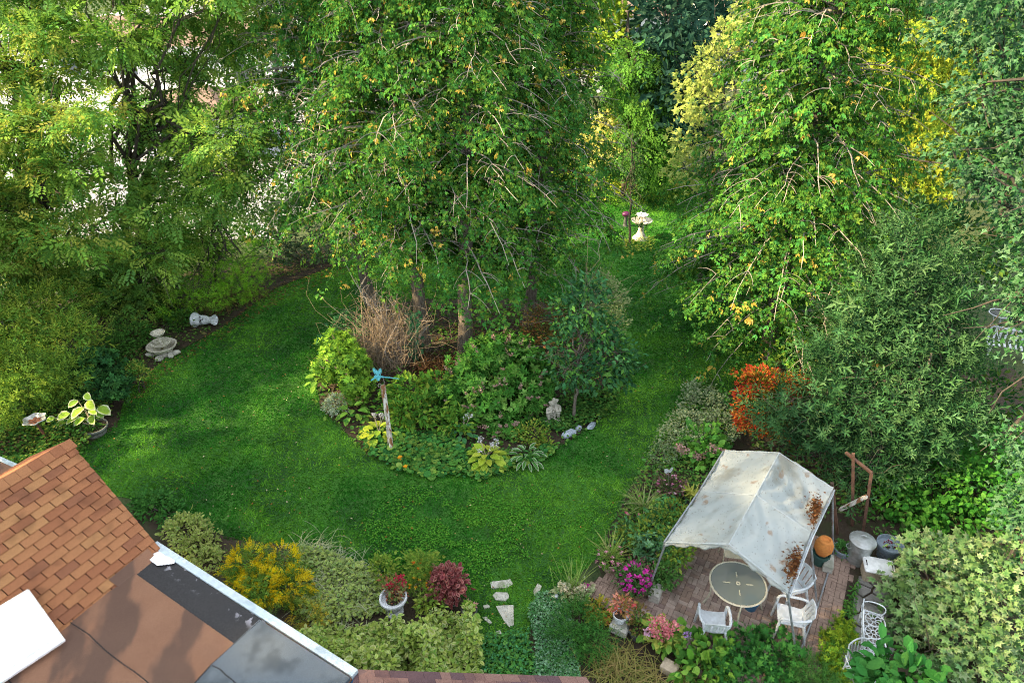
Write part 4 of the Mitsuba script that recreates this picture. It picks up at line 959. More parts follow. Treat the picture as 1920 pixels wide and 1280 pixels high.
def cedar(label, x, y, h, z0, R, nb, per, seed, gold=.10, lean=(0, 0), trunk_r=.20, bare=22, size=.135, taper=.72):
    t = thing('cedar_tree', label, 'tree', 'mature cedars')
    r = RG(seed); base = np.array([x, y, -.1]); top = np.array([x + lean[0], y + lean[1], h])
    tp = np.linspace(0, 1, 12)[:, None]; tr = base + (top - base) * tp + r.normal(0, .05, (12, 3)) * tp * (1 - tp) * 4
    part(t, 'trunk', tube(tr, np.r_[trunk_r * 1.25, trunk_r * 1.02, np.linspace(trunk_r, .03, 10)], 12), 'bark_mat', smooth=60)
    br, P, A, Un, Gd, Bk, Ut = [], [], [], [], [], [], []
    for i in range(nb + bare):
        is_bare = i >= nb
        s = ((i + r.random()) / nb) ** .92 if not is_bare else r.uniform(.0, .75)
        z = z0 + (h - z0) * s
        prof = min(1, .72 + 2.2 * s) * (1 - max(0, s - .12) / .88) ** taper
        Rr = max(.25, R * prof * r.uniform(.72, 1.12)) * (1.08 if is_bare else 1)
        az = r.uniform(0, 2 * np.pi); d = np.array([math.cos(az), math.sin(az), 0]); sd = np.array([-d[1], d[0], 0])
        q = np.linspace(0, 1, 9)[:, None]
        rise, droop = r.uniform(.12, .5) * Rr, r.uniform(.30, .70) * Rr * (1 - .4 * s)
        o = base + (top - base) * ((z - base[2]) / (h - base[2]))
        pts = o + d * Rr * q + np.array([0, 0, 1]) * (rise * q - droop * q ** 2.2) + sd * (r.normal(0, .12) * Rr * q ** 1.5 + r.normal(0, .04, (9, 1)) * q)
        pts[:, 2] = np.maximum(pts[:, 2], .25)
        br.append(tube(pts, np.linspace(.032 if not is_bare else .026, .006, 9) * (.6 + .5 * Rr / R), 3, False))
        for k in range(3 if not is_bare else 6):          # pale twigs curling off the branch
            m = r.integers(3, 8); L = r.uniform(.3, .8); e = unit(d * .5 + sd * r.choice([-1, 1]) * r.uniform(.4, 1) + [0, 0, r.uniform(-.7, .35)])
            br.append(tube(spline([pts[m], pts[m] + e * L * .5 + [0, 0, .05], pts[m] + e * L + [0, 0, -.14 * L]], 5), np.linspace(.011, .004, 5), 3, False))
        if is_bare: continue
        K = 12; m_ = max(2, int(per * (.62 + .58 * Rr / R) / K)); u = r.uniform(.12, 1.03, m_) ** .88       # hanging plumes of K sprays each
        b = np.stack([np.interp(u, q[:, 0], pts[:, k]) for k in range(3)], 1)
        lat = r.normal(0, .25, m_) * Rr * (.25 + .55 * u) * np.where(u > .85, .7, 1)
        hang = np.abs(r.normal(0, .22, m_)) * (.5 + .5 * u)
        b += sd * lat[:, None] + np.array([0, 0, -1.0]) * (hang + .18 * np.abs(lat))[:, None]
        at = unit(d * .55 + sd * (np.sign(lat) * .45)[:, None] * r.random((m_, 1)) + [0, 0, -.72] + r.normal(0, .22, (m_, 3)))
        nt = unit(d * .75 + [0, 0, .6] + r.normal(0, .3, (m_, 3))); nt = unit(nt - (nt * at).sum(1, keepdims=True) * at); st = np.cross(nt, at)
        R_ = lambda x: np.repeat(x, K, 0)
        n = m_ * K; tt = r.random((n, 1)); vv = r.uniform(-1, 1, (n, 1)); ll = R_(r.uniform(.22, .46, (m_, 1)))
        P.append(R_(b) + R_(at) * ll * tt + R_(st) * vv * ll * .42 * (1.05 - .55 * tt) + R_(nt) * r.normal(0, .025, (n, 1)))
        A.append(unit(R_(at) + R_(st) * vv * .75 + r.normal(0, .14, (n, 3)))); Un.append(unit(R_(nt) + r.normal(0, .22, (n, 3))))
        Gd.append(R_((r.random(m_) < gold * .75).astype(float)) * (tt[:, 0] > .3)); Bk.append(R_(np.exp(r.normal(0, .2, m_)))); Ut.append(tt[:, 0])
    part(t, 'branches', cat(*br), 'twig_mat', stuff=True)
    P, A, Un, Gd, Bk, Ut = map(np.concatenate, (P, A, Un, Gd, Bk, Ut)); n = len(P)
    ok = P[:, 2] > .15; P, A, Un, Gd, Bk, Ut = P[ok], A[ok], Un[ok], Gd[ok], Bk[ok], Ut[ok]; n = len(P)
    isg = (Gd > 0) & (r.random(n) < .6)
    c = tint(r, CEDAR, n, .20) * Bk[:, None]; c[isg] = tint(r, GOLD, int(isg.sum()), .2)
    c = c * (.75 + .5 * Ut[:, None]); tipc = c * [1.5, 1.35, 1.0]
    w = r.integers(0, 3, n); sz = size * np.exp(r.normal(0, .28, n)); res = []
    for k in range(3):
        s = w == k
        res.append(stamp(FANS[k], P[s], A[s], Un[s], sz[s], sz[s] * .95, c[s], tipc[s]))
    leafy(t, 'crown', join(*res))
    return t
ca, cb = G(797, 655), G(872, 668)
cedar('big cedar on the left of the island bed, its trunk rising behind the dead brush', ca[0], ca[1], 14.5, 3.9, 3.5, 215, 330, 11, .13, (-.6, .3), .21)
cedar('big cedar in the middle of the island bed, trunk just right of its twin', cb[0], cb[1], 15.0, 3.3, 3.5, 215, 330, 12, .09, (.5, .2), .22)
cc_ = G(985, 615)
cedar('cedar on the right of the island bed, leaning over the back lawn', cc_[0] + .1, cc_[1], 13.5, 2.9, 3.3, 190, 310, 13, .08, (.8, .4), .19)
cd_ = G(690, 585)
cedar('rear left cedar of the group, golden at its left edge', cd_[0] + .1, cd_[1] + .4, 14.5, 3.7, 3.9, 190, 310, 14, .20, (-1.3, .3), .2)
ce_ = G(1452, 668)
cedar('solitary conical cedar on the right, green almost to the ground', ce_[0] - .25, ce_[1], 14.2, .8, 4.15, 340, 330, 15, .07, (-.35, .0), .24, bare=8, size=.15, taper=.58)

def leaf_tree(name, label, cat_, trunk, blobs, n, per, spread, tms, L, W, pal, pal2=None, group=None, bsdf='leaf', trunk_r=.15, trunk_mat='dark_bark_mat', nl=14, seed=0, stems=1, frac=(.35, .95), crown_name='crown', **k):
    t = thing(name, label, cat_, group)
    b = np.asarray(blobs, float).reshape(-1, 6); r = RG(seed + 900)
    if trunk is not None:
        t0, t1 = np.asarray(trunk[0], float), np.asarray(trunk[1], float)
        for s in range(stems):
            off = r.normal(0, .12 if stems > 1 else 0, 3) * [1, 1, 0]; end = t1 + (r.normal(0, .5, 3) if stems > 1 else 0)
            part(t, 'trunk', limb(t0 + off + [0, 0, -.05], end, trunk_r, trunk_r * .35, .02, seed + s, 9, 9, .10), trunk_mat, smooth=60)
        pick = b[r.choice(len(b), min(nl, 4 * len(b)), replace=len(b) < nl)]
        tg = pick[:, :3] + r.uniform(-.6, .6, (len(pick), 3)) * pick[:, 3:]
        part(t, 'branches', limbs_to(t0, t1, tg, trunk_r, seed, frac), trunk_mat, smooth=60, stuff=True)
    leafy(t, crown_name, crown(b, n, per, spread, tms, L, W, pal, pal2, seed=seed, **k), bsdf)
    return t
# --- left: honey locusts
LOC = [(.085, .185, .024), (.120, .225, .030), (.058, .150, .024), (.155, .245, .034), (.090, .205, .040)]
rl = RG(41)
padsA = [(392, 90, 88, 46), (335, 165, 72, 40), (432, 255, 78, 46), (300, 235, 62, 34), (445, 60, 70, 44), (240, 70, 70, 34), (330, 30, 90, 30), (335, 335, 72, 38), (242, 345, 66, 34), (395, 292, 62, 36), (262, 470, 66, 40), (340, 425, 60, 36), (420, 330, 50, 30), (232, 570, 52, 48), (290, 540, 50, 34), (180, 505, 60, 30), (190, 262, 50, 26), (300, 395, 60, 30), (270, -60, 110, 50), (400, -50, 110, 60), (465, 300, 46, 26), (440, 375, 50, 28), (330, 290, 44, 26), (300, 470, 50, 28), (200, 540, 50, 30), (480, 190, 40, 30)]
padsB = [(40, 25, 78, 36), (135, 130, 62, 34), (70, 240, 70, 38), (130, 310, 60, 36), (60, 395, 78, 42), (150, 430, 66, 38), (30, 330, 60, 32), (20, 120, 50, 40), (175, 205, 44, 24), (110, 55, 70, 28), (15, 470, 70, 46), (110, 505, 60, 36), (60, -60, 120, 60), (-60, 200, 80, 120), (-40, 400, 80, 80)]
bA = [blob(px, py, rx, ry, 22.4 + rl.uniform(-2.2, 1.6), 1.3) for px, py, rx, ry in padsA]
bB = [blob(px, py, rx, ry, 21.6 + rl.uniform(-2.4, 1.6), 1.3) for px, py, rx, ry in padsB]
bA += [[-12.5, 23.5, 12.6, 2.6, 2.6, 1.4], [-10.5, 22.5, 11.6, 2.0, 2.0, 1.0]]
tA0 = Yp(262, 600, 22.6); tA0[2] = 0
leaf_tree('honey_locust', 'honey locust with feathery leaves, its forked dark trunk nearest the cedars', 'tree', (tA0, Yp(236, 120, 22.8)), bA, 1200, 9, .27, FROND, .38, .36, LOC, group='honey locusts', trunk_r=.19, nl=34, seed=51, out=.55, up=1.1, down=.12, shell=.35, flat=.38, stems=2, frac=(.35, 1))
tB0 = Yp(60, 640, 22.0); tB0[2] = 0
leaf_tree('honey_locust', 'honey locust at the left edge of the picture, yellow tinged at its top', 'tree', (tB0, Yp(62, 130, 22.2)), bB, 950, 9, .27, FROND, .38, .36, LOC + [(.17, .20, .03)], group='honey locusts', trunk_r=.18, nl=30, seed=52, out=.55, up=1.1, down=.12, shell=.35, flat=.38, stems=2, frac=(.3, 1))
bC = [[-21 + rl.uniform(-2.4, 2.4), 17 + rl.uniform(-2.5, 3), rl.uniform(3.5, 8.5), 2.0, 2.0, 1.2] for _ in range(16)]  # unseen tree added out of view, kept low, to shade the left lawn
leaf_tree('honey_locust', 'unseen honey locust added just outside the left edge to shade the lawn', 'tree', ((-21, 17, 0), (-21, 17.2, 7)), bC, 420, 9, .36, WHORL, .40, .36, LOC, group='honey locusts', trunk_r=.2, seed=53, out=.55, up=1.1, shell=.3, flat=.4)
bD = [[-19.5 + rl.uniform(-2.5, 2.5), rl.uniform(7, 13.5), rl.uniform(3.5, 18.5), 2.0, 2.0, 1.3] for _ in range(46)]  # added unseen crown, built tall to block the sun from the lawn
bE = [[-18.5 + rl.uniform(-2.5, 2.5), rl.uniform(-2, 7), rl.uniform(3.5, 19.5), 2.0, 2.0, 1.3] for _ in range(54)]  # another added sun blocker out of view, height set to shade roof and canopy
leaf_tree('honey_locust', 'unseen honey locust added outside the left edge to shade the garden, level with the roof ridge', 'tree', ((-19.5, 10, 0), (-19.5, 10.2, 11)), bD, 800, 8, .4, D, .55, .4, LOC, group='honey locusts', trunk_r=.2, seed=54, out=.55, up=1.1, shell=.3, flat=.4)
leaf_tree('honey_locust', 'unseen honey locust added outside the left edge to shade roof and canopy, beside the house', 'tree', ((-18.5, 2.5, 0), (-18.5, 2.7, 11)), bE, 900, 8, .4, D, .55, .4, LOC, group='honey locusts', trunk_r=.22, seed=56, out=.55, up=1.1, shell=.3, flat=.4)
# --- young yellow green pine
PINE = [(.13, .33, .018), (.17, .38, .02), (.09, .26, .018)]
bp_ = [blob(450, 495, 45, 20, 22.6, .7), blob(480, 505, 26, 14, 22.0, .5), blob(410, 560, 40, 18, 21.2, .6), blob(400, 520, 46, 22, 22.6, .7), blob(360, 555, 42, 22, 21.8, .7), blob(440, 535, 44, 18, 22.4, .6), blob(470, 545, 22, 14, 22.6, .5), blob(400, 470, 50, 24, 23.8, .8), blob(430, 420, 50, 26, 24.2, .8), blob(350, 500, 40, 28, 23.4, .8), blob(330, 580, 26, 18, 21.4, .5), blob(395, 380, 46, 24, 24.6, .8), blob(470, 470, 40, 20, 24.4, .7)]
leaf_tree('young_pine', 'young yellow green pine with soft layered branches behind the fallen pedestal', 'tree', (G(400, 560) * [1, 1, 0], Yp(405, 370, 24.2)), bp_, 480, 7, .15, NEEDLE, .19, .16, PINE, seed=55, trunk_r=.08, out=.8, up=.8, flat=.4, shell=.2, nl=22)
# --- shrubs and hedges on the left
def shrub(name, label, blobs, n, per, spread, tms, L, W, pal, pal2=None, cat_='shrub', group=None, foot=None, seed=0, bsdf='leaf', stems=5, **k):
    t = thing(name, label, cat_, group)
    b = np.asarray(blobs, float).reshape(-1, 6)
    if stems:
        r = RG(seed + 700); c = b[:, :3].mean(0); f = np.array([c[0], c[1], 0]) if foot is None else np.asarray(foot, float) * [1, 1, 0]
        st = []
        for i in range(stems):
            e = b[r.integers(0, len(b))]; st.append(limb(f + r.normal(0, .08, 3) * [1, 1, 0], e[:3] + r.uniform(-.5, .5, 3) * e[3:], .022, .006, .1, seed + i, 6, 5, .12))
        part(t, 'stems', cat(*st), 'dark_bark_mat', stuff=True)
    leafy(t, 'foliage', crown(b, n, per, spread, tms, L, W, pal, pal2, seed=seed, **k), bsdf)
    return t
YEW = [(.135, .215, .024), (.085, .175, .022), (.19, .25, .03), (.055, .13, .02)]
shrub('yew_hedge', 'spreading yellow green yew at the left edge below the locust', [blob(40, 600, 80, 46, 18.6, 1.2), blob(120, 640, 56, 34, 17.8, .9), blob(20, 660, 60, 34, 17.2, .9), blob(85, 570, 70, 30, 19.4, 1.0), blob(-40, 600, 70, 60, 18.4, 1.2)], 760, 7, .12, TWIGS, .28, .27, YEW, seed=61, sj=.35, out=.7, up=.7, shell=.5, flat=.5)
shrub('yew_hedge', 'darker lower yew in front of the yellow green one, above the ivy', [blob(60, 700, 76, 32, 16.0, .9), blob(130, 705, 42, 30, 16.2, .7), blob(20, 745, 60, 28, 15.2, .8), blob(-40, 700, 60, 50, 16, .9)], 520, 7, .12, TWIGS, .27, .26, YEW[:2] + [(.05, .11, .018)], seed=62, out=.7, up=.7, shell=.5, flat=.5)
shrub('rhododendron', 'low dark green rhododendron at the edge of the left lawn', [blob(182, 685, 40, 32, 16.9, .6), blob(205, 720, 36, 24, 16.2, .55), blob(160, 715, 30, 24, 16.4, .5), blob(215, 735, 24, 14, 15.9, .4)], 210, 6, .07, WHORL, .17, .15, [(.018, .062, .018), (.026, .080, .020), (.014, .05, .016)], seed=63, bsdf='waxy_leaf')
shrub('wintercreeper', 'small yellow speckled shrub between the rhododendron and the fountain', [blob(262, 700, 20, 13, 16.9, .3), blob(250, 690, 16, 12, 17.2, .3)], 120, 8, .05, D, .06, .038, [(.03, .10, .015), (.16, .20, .03)], seed=64, stems=3)
shrub('weedy_shrub', 'loose green growth behind the left fountain under the locust', [blob(245, 630, 38, 26, 19.6, .6), blob(335, 600, 26, 18, 21.2, .5), blob(215, 650, 36, 24, 18.8, .6)], 340, 7, .10, D, .10, .055, [(.022, .07, .012), (.035, .09, .016)], seed=65)
shrub('grey_shrub', 'grey green leafy shrub at the back corner of the left lawn', [blob(560, 440, 52, 34, 26.4, .9), blob(520, 465, 40, 30, 25.6, .8), blob(600, 460, 40, 30, 26.6, .8), blob(545, 395, 50, 40, 27.6, 1.0)], 420, 6, .12, D, .17, .085, [(.055, .085, .045), (.035, .065, .030), (.075, .10, .06)], seed=66)
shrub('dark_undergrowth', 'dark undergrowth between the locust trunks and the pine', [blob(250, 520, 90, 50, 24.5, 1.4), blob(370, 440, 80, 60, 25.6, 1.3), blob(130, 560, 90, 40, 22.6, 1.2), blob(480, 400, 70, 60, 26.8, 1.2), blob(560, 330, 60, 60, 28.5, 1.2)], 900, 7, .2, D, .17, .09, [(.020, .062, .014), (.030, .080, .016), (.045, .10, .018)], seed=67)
t = thing('dry_grass', 'tuft of dry straw coloured grass behind the fallen pedestal', 'grass'); r = RG(68)
n = 420; c = np.vstack([np.c_[r.normal(a[0], .32, 140), r.normal(a[1], .22, 140), np.zeros(140)] for a in (G(400, 590), G(435, 572), G(470, 560))])
leafy(t, 'blades', stamp(tm_arch(1.0, 4), c, np.array([0, 0, 1.0]) + r.normal(0, .45, (n, 3)), r.normal(size=(n, 3)), r.uniform(.4, .8, n), .018, tint(r, [(.20, .13, .06), (.12, .08, .04), (.09, .09, .03)], n)), 'dry')
# --- ivy along the left, round leaved
def cover(name, label, poly, n, z0, z1, tms, L, W, pal, pal2=None, seed=0, bsdf='leaf', upk=1.0, lump=1.3, bumps=.5):
    r = RG(seed); q = in_poly(Polygon(poly), n, seed)
    hz = z0 + (z1 - z0) * r.random(n) ** .5 * (bumps + (1 - bumps) * 2 * nz(np.c_[q * lump, q[:, 0] * 0], seed))
    P = np.c_[q, np.maximum(hz, .02)]
    ax_ = np.c_[r.normal(size=(n, 2)), r.normal(-.15, .3, n)]; up = np.c_[r.normal(0, .4, (n, 2)), np.full(n, upk)]
    A = tint(r, pal, n, .22); B = None if pal2 is None else tint(r, pal2, n, .2)
    l = L * np.exp(r.normal(0, .25, n)); tms = tms if isinstance(tms, list) else [tms]; w = r.integers(0, len(tms), n)
    m = join(*[stamp(tm, P[w == k], ax_[w == k], up[w == k], l[w == k], l[w == k] * W / L, A[w == k], None if B is None else B[w == k]) for k, tm in enumerate(tms)])
    k = thing(name, label, name.replace('_', ' '), kind='stuff')
    put(k, m[:2], bsdf, color=np.clip(m[2], 0, .9))
    return k
cover('ivy', 'green and yellow ivy covering the ground round the rusty flower bird bath', px_poly([(-60, 740), (120, 745), (215, 770), (200, 800), (130, 880), (40, 920), (-120, 900)]), 9000, .05, .45, [D, tm_round(6)], .085, .06, [(.03, .085, .014), (.05, .12, .018), (.12, .16, .025), (.02, .06, .012)], seed=71)
cover('brown_leaves', 'scattered brown fallen leaves along the left lawn edge', px_poly([(230, 745), (310, 670), (405, 620), (520, 535), (660, 490), (680, 500), (540, 560), (420, 632), (330, 690), (250, 760)]), 900, .01, .05, D, .07, .04, [(.16, .08, .03), (.24, .13, .05), (.10, .06, .03)], seed=72, bsdf='dry')

# ------------------------------------------------------------------ the island bed
t = thing('dead_brush', 'tangle of bare dead brown twigs against the left cedar trunk', 'dead shrub'); r = RG(81); tw = []; pale = []
b0 = G(735, 690)
for i in range(420):
    a = r.uniform(0, 2 * np.pi); e = b0 + [r.normal(-.1, .8), r.normal(.25, .45), abs(r.normal(1.2, .75)) + .1]; s = b0 + [r.normal(0, .5), r.normal(.2, .35), 0]
    tw.append(tube(spline([s, (s + e) / 2 + r.normal(0, .22, 3), e, e + r.normal(0, .25, 3)], 8), np.linspace(.010, .004, 8), 3, False))
for e in ((590, 475), (625, 540), (660, 560), (700, 545), (730, 560), (760, 590), (690, 600), (810, 605), (640, 590)):
    e3 = Yp(*((e[0] - 640) * 1.0 + 690, e[1]), b0[1] + .3) if e[0] < 700 else Yp(e[0], e[1], b0[1] + .2)
    s = b0 + [r.normal(.25, .15), .1, .1]
    pale.append(tube(spline([s, s * .6 + e3 * .4 + r.normal(0, .12, 3), s * .3 + e3 * .7 + r.normal(0, .10, 3), e3], 12), np.linspace(.028, .010, 12), 5, False))
    for q in range(4):
        m_ = s * .5 + e3 * .5 + (e3 - s) * r.uniform(-.1, .4)
        pale.append(tube(spline([m_, m_ + r.normal(0, .2, 3) + [0, 0, .15], m_ + r.normal(0, .35, 3) + [0, 0, .4]], 6), np.linspace(.010, .004, 6), 4, False))
part(t, 'fine_twigs', cat(*tw), 'dead_twig_mat', stuff=True)
part(t, 'branch', cat(*pale), 'twig_mat', label='paler bare branches')
t = thing('dead_fern', 'clump of dead rust brown fronds at the foot of the middle cedar', 'dead plant'); r = RG(82); n = 700; c0 = G(815, 692)
c = np.c_[r.normal(c0[0], .42, n), r.normal(c0[1], .25, n), r.uniform(0, .15, n)]
leafy(t, 'fronds', stamp(tm_arch(2.2, 4), c, np.array([0, 0, .9]) + r.normal(0, .6, (n, 3)), r.normal(size=(n, 3)), r.uniform(.35, .75, n), .028, tint(r, [(.075, .042, .025), (.11, .065, .036), (.05, .034, .02)], n)), 'dry')
cover('cedar_litter', 'brown cedar litter on the soil under the cedars', px_poly([(690, 700), (690, 585), (800, 570), (1000, 575), (1100, 650), (1060, 720), (860, 790), (740, 780)]), 6000, .01, .06, D, .09, .03, [(.10, .06, .03), (.15, .09, .05), (.07, .045, .025), (.2, .13, .07)], seed=83, bsdf='dry')
vy = RG(84); n = 130; zz = vy.uniform(.1, 1.9, n); vb = G(780, 690)
t = thing('climbing_vine', 'dark blue green vine climbing in front of the left cedar trunk', 'vine')
part(t, 'stem', limb(vb, vb + [.05, .25, 2.0], .02, .008, .05, 3), 'dark_bark_mat')
leafy(t, 'foliage', stamp(WHORL[0], np.c_[vb[0] + vy.normal(0, .13, n), vb[1] + .12 * zz + vy.normal(0, .1, n), zz], vy.normal(size=(n, 3)) + [0, -1, .5], vy.normal(size=(n, 3)), .17, .15, tint(vy, [(.016, .075, .035), (.022, .09, .04)], n)))
DK = [(.036, .125, .018), (.052, .160, .024), (.024, .09, .014), (.080, .185, .034)]
mb = [blob(930, 665, 70, 36, 17.4, .8), blob(975, 700, 60, 44, 16.9, .8), blob(885, 715, 58, 38, 16.6, .8), blob(960, 755, 52, 36, 16.0, .65), blob(850, 735, 36, 28, 16.2, .5), blob(1000, 740, 36, 38, 16.1, .6), blob(910, 760, 40, 30, 16.0, .55), blob(945, 800, 38, 18, 15.4, .4)]
mt = shrub('summersweet_bush', 'large rounded green bush with faded pink flower spikes in the middle of the island bed', mb, 720, 6, .085, WHORL, .20, .19, DK, seed=85, stems=9, lump=.3)
def spikes(t, blobs, n, seed, pal, h=.16, w=.03, name='flower_spike', front=True):
    r = RG(seed); b = np.asarray(blobs)
    for i in range(n):
        k = r.integers(0, len(b)); d = unit(r.normal(size=3) + [0, -.6, .9]); p = b[k, :3] + d * b[k, 3:] * 1.02
        q = 14; z = np.linspace(0, 1, q); an = z * 30
        pos = p + np.outer(z * h, unit(d + [0, 0, .6])) ; a = np.c_[np.cos(an), np.sin(an), .7 + 0 * an]
        m = stamp(D, pos, a, r.normal(size=(q, 3)), w * (1.2 - .7 * z), w * .7 * (1.2 - .7 * z), tint(r, pal, q))
        part(t, name, m[:2], 'petal', color=np.clip(m[2], 0, 1))
spikes(mt, mb, 64, 86, [(.36, .24, .21), (.46, .31, .28), (.28, .19, .15)], h=.26, w=.085)
lb = [blob(635, 655, 36, 26, 17.7, .6), blob(650, 690, 42, 28, 16.9, .6), blob(665, 720, 30, 22, 16.4, .45), blob(625, 690, 26, 26, 17.0, .45)]
lt = shrub('yellow_green_shrub', 'rounded yellow green shrub with faded flower spikes at the left end of the island bed', lb, 340, 6, .075, WHORL, .17, .15, [(.10, .22, .020), (.075, .18, .020), (.13, .25, .025), (.05, .13, .02)], seed=87)
spikes(lt, lb[:2], 8, 88, [(.30, .21, .17), (.22, .16, .12)], h=.18, w=.045)
shrub('blue_green_shrub', 'small blue green shrub behind the yellow green shrub on the left of the island', [blob(650, 610, 34, 22, 19.4, .6), blob(615, 640, 18, 16, 18.4, .4)], 150, 7, .09, D, .10, .06, [(.02, .075, .03), (.03, .09, .03)], seed=89)
shrub('ferny_perennial', 'mid green leafy perennials right behind the weathered post', [blob(770, 735, 44, 26, 16.0, .55), blob(800, 765, 48, 24, 15.4, .5), blob(755, 770, 40, 22, 15.2, .45), blob(850, 790, 36, 20, 15.0, .45), blob(820, 720, 30, 20, 16.3, .4)], 420, 6, .08, D, .15, .08, [(.045, .13, .015), (.07, .17, .02), (.03, .10, .014), (.11, .18, .02)], seed=90)
shrub('rust_shrub', 'dim rust brown shrub in the shade under the right cedar', [blob(1035, 600, 42, 26, 18.6, .7), blob(1060, 625, 34, 22, 18.0, .6), blob(1010, 625, 30, 20, 18.2, .5)], 330, 7, .09, D, .09, .045, [(.075, .055, .018), (.11, .05, .022), (.05, .055, .015)], seed=91)
tr_ = G(1078, 788)
leaf_tree('lilac_standard', 'little dark leaved tree on a straight bare stem in front of the cedars', 'tree', (tr_, Yp(1084, 668, tr_[1] + .2)), [blob(1095, 575, 42, 42, tr_[1] + .5, .75), blob(1120, 620, 34, 36, tr_[1] + .6, .6), blob(1060, 590, 28, 30, tr_[1] + .3, .5), blob(1150, 665, 42, 38, tr_[1] + .4, .7), blob(1115, 700, 46, 26, tr_[1] + .1, .6), blob(1062, 695, 34, 24, tr_[1] - .1, .5), blob(1048, 655, 28, 24, tr_[1] + .2, .4), blob(1110, 540, 26, 20, tr_[1] + .6, .4), blob(1165, 700, 26, 24, tr_[1] + .4, .45)], 620, 5, .12, D, .15, .085, [(.020, .070, .024), (.028, .085, .030), (.016, .056, .022), (.045, .13, .022)], seed=92, trunk_r=.055, trunk_mat='bark_mat', nl=22, frac=(.8, 1.0), out=.6, up=.5, down=.25, bsdf='waxy_leaf')
shrub('variegated_shrub', 'pale edged variegated shrub behind the little dark leaved tree', [blob(1142, 560, 30, 38, 18.4, .7), blob(1150, 600, 24, 30, 17.8, .5), blob(1128, 530, 26, 20, 18.8, .5)], 260, 7, .09, D, .10, .06, [(.05, .11, .025), (.07, .13, .03)], [(.25, .28, .12)], seed=93)
OV = tm_oval(.28)
OVS = tm_oval_small(.28)
def hosta(name, label, c, n, L, pal, pal2, seed, flowers=0, h=.38, wk=.62):
    t = thing(name, label, 'hosta'); r = RG(seed)
    for i in range(n):
        a = i * 2.39996 + r.uniform(-.3, .3); k = math.sqrt((i + .5) / n); l = L * r.uniform(.8, 1.15) * (.75 + .25 * k)
        o_ = np.array([math.cos(a), math.sin(a), 0]); p = c + o_ * (L * .95 * k) + [0, 0, h * (1.05 - .75 * k) + .05]
        m = stamp(OV, p[None], (o_ * (.5 + .5 * k) + [0, 0, .45 - .75 * k])[None], np.array([[0, 0, 1.0]]) + o_ * .35 + r.normal(0, .1, 3), l, l * wk, tint(r, pal, 1, .14), tint(r, pal2, 1, .1))
        part(t, 'leaf', m[:2], 'leaf', smooth=True, color=np.clip(m[2], 0, 1))
    for i in range(flowers):
        a = r.uniform(0, 6.28); p = c + [math.cos(a) * L * r.uniform(.2, 1.2), math.sin(a) * L * r.uniform(.2, 1.1), h + r.uniform(.18, .32)]
        q = 16; m = stamp(D, p + r.normal(0, .03, (q, 3)), r.normal(size=(q, 3)) + [0, 0, .4], r.normal(size=(q, 3)), .06, .035, tint(r, [(.72, .72, .74), (.62, .60, .66)], q, .05))
        fk = part(t, 'flower_head', m[:2], 'petal', color=np.clip(m[2], 0, .9))
        part(t, 'flower_stalk', tube([c + [0, 0, h * .6], p], .007, 4), 'tan_pot_mat')
    return t
YH = [(.22, .31, .022), (.17, .28, .022), (.25, .32, .03)]
hosta('yellow_hosta', 'yellow leaved hosta behind the weathered post', G(712, 822), 22, .34, YH, [(.20, .26, .04)], 101, 4)
hosta('yellow_hosta', 'yellow hosta with white flowers at the front of the island bed', G(912, 868), 32, .36, YH, [(.22, .28, .04)], 102, 7)
hosta('striped_hosta', 'narrow leaved hosta with white leaf edges right of the yellow one with white flowers', G(988, 866), 28, .32, [(.04, .12, .025)], [(.45, .50, .36)], 103, 0, wk=.34)
hosta('green_hosta', 'green hosta under the yellow green shrub at the left end of the island', G(664, 782), 20, .32, [(.07, .17, .02), (.05, .13, .02)], [(.09, .18, .03)], 104)
hosta('green_hosta', 'bright green hosta leaves at the far left tip of the island bed', G(600, 722), 16, .30, [(.085, .18, .02), (.06, .15, .02)], [(.1, .2, .03)], 105, h=.4)
hosta('green_hosta', 'blue green hosta left of the big bush behind the white flowers', G(868, 822), 14, .26, [(.03, .11, .04), (.04, .13, .04)], [(.05, .13, .04)], 106, 3)
shrub('white_edged_groundcover', 'small grey white edged clump below the yellow green shrub', [blob(628, 755, 22, 14, 15.9, .35)], 60, 8, .05, D, .09, .03, [(.05, .12, .04)], [(.35, .40, .3)], seed=107, stems=0)
cover('nasturtium_leaves', 'round leaved ground cover along the front of the island bed', px_poly([(700, 858), (672, 815), (700, 800), (745, 815), (830, 815), (880, 850), (960, 868), (1010, 850), (1050, 835), (1030, 862), (1005, 872), (950, 884), (905, 902), (850, 893), (790, 898), (740, 880)]), 2300, .03, .20, tm_round(8), .115, .11, [(.03, .115, .022), (.05, .15, .025), (.022, .09, .022), (.10, .19, .03)], seed=108)
shrub('yellow_speckled_shrub', 'yellow speckled low shrub right of the yellow hosta with white flowers', [blob(1000, 815, 30, 20, 15.0, .4), blob(1020, 835, 18, 12, 14.6, .3)], 150, 7, .06, D, .065, .035, [(.05, .12, .015), (.20, .22, .03), (.10, .16, .02)], seed=109)
cover('bed_groundcover', 'low mixed green growth filling the edge of the island bed behind the hostas', ISLAND.buffer(.12).exterior.coords, 5200, .02, .24, [D, tm_round(6)], .11, .07, [(.03, .10, .015), (.05, .13, .02), (.025, .08, .016), (.08, .15, .02)], seed=111)
cover('dark_groundcover', 'low dark green plants round the foot of the little tree and the statue', px_poly([(1000, 800), (1040, 760), (1100, 740), (1160, 730), (1150, 775), (1120, 800), (1060, 815)]), 1800, .03, .28, [D, tm_round(6)], .10, .065, [(.02, .07, .014), (.03, .09, .018), (.05, .11, .02)], seed=110)
t = thing('nasturtium_flower', 'orange yellow flower low in the ground cover left of the post foot', 'flower', 'orange flowers in the ground cover')
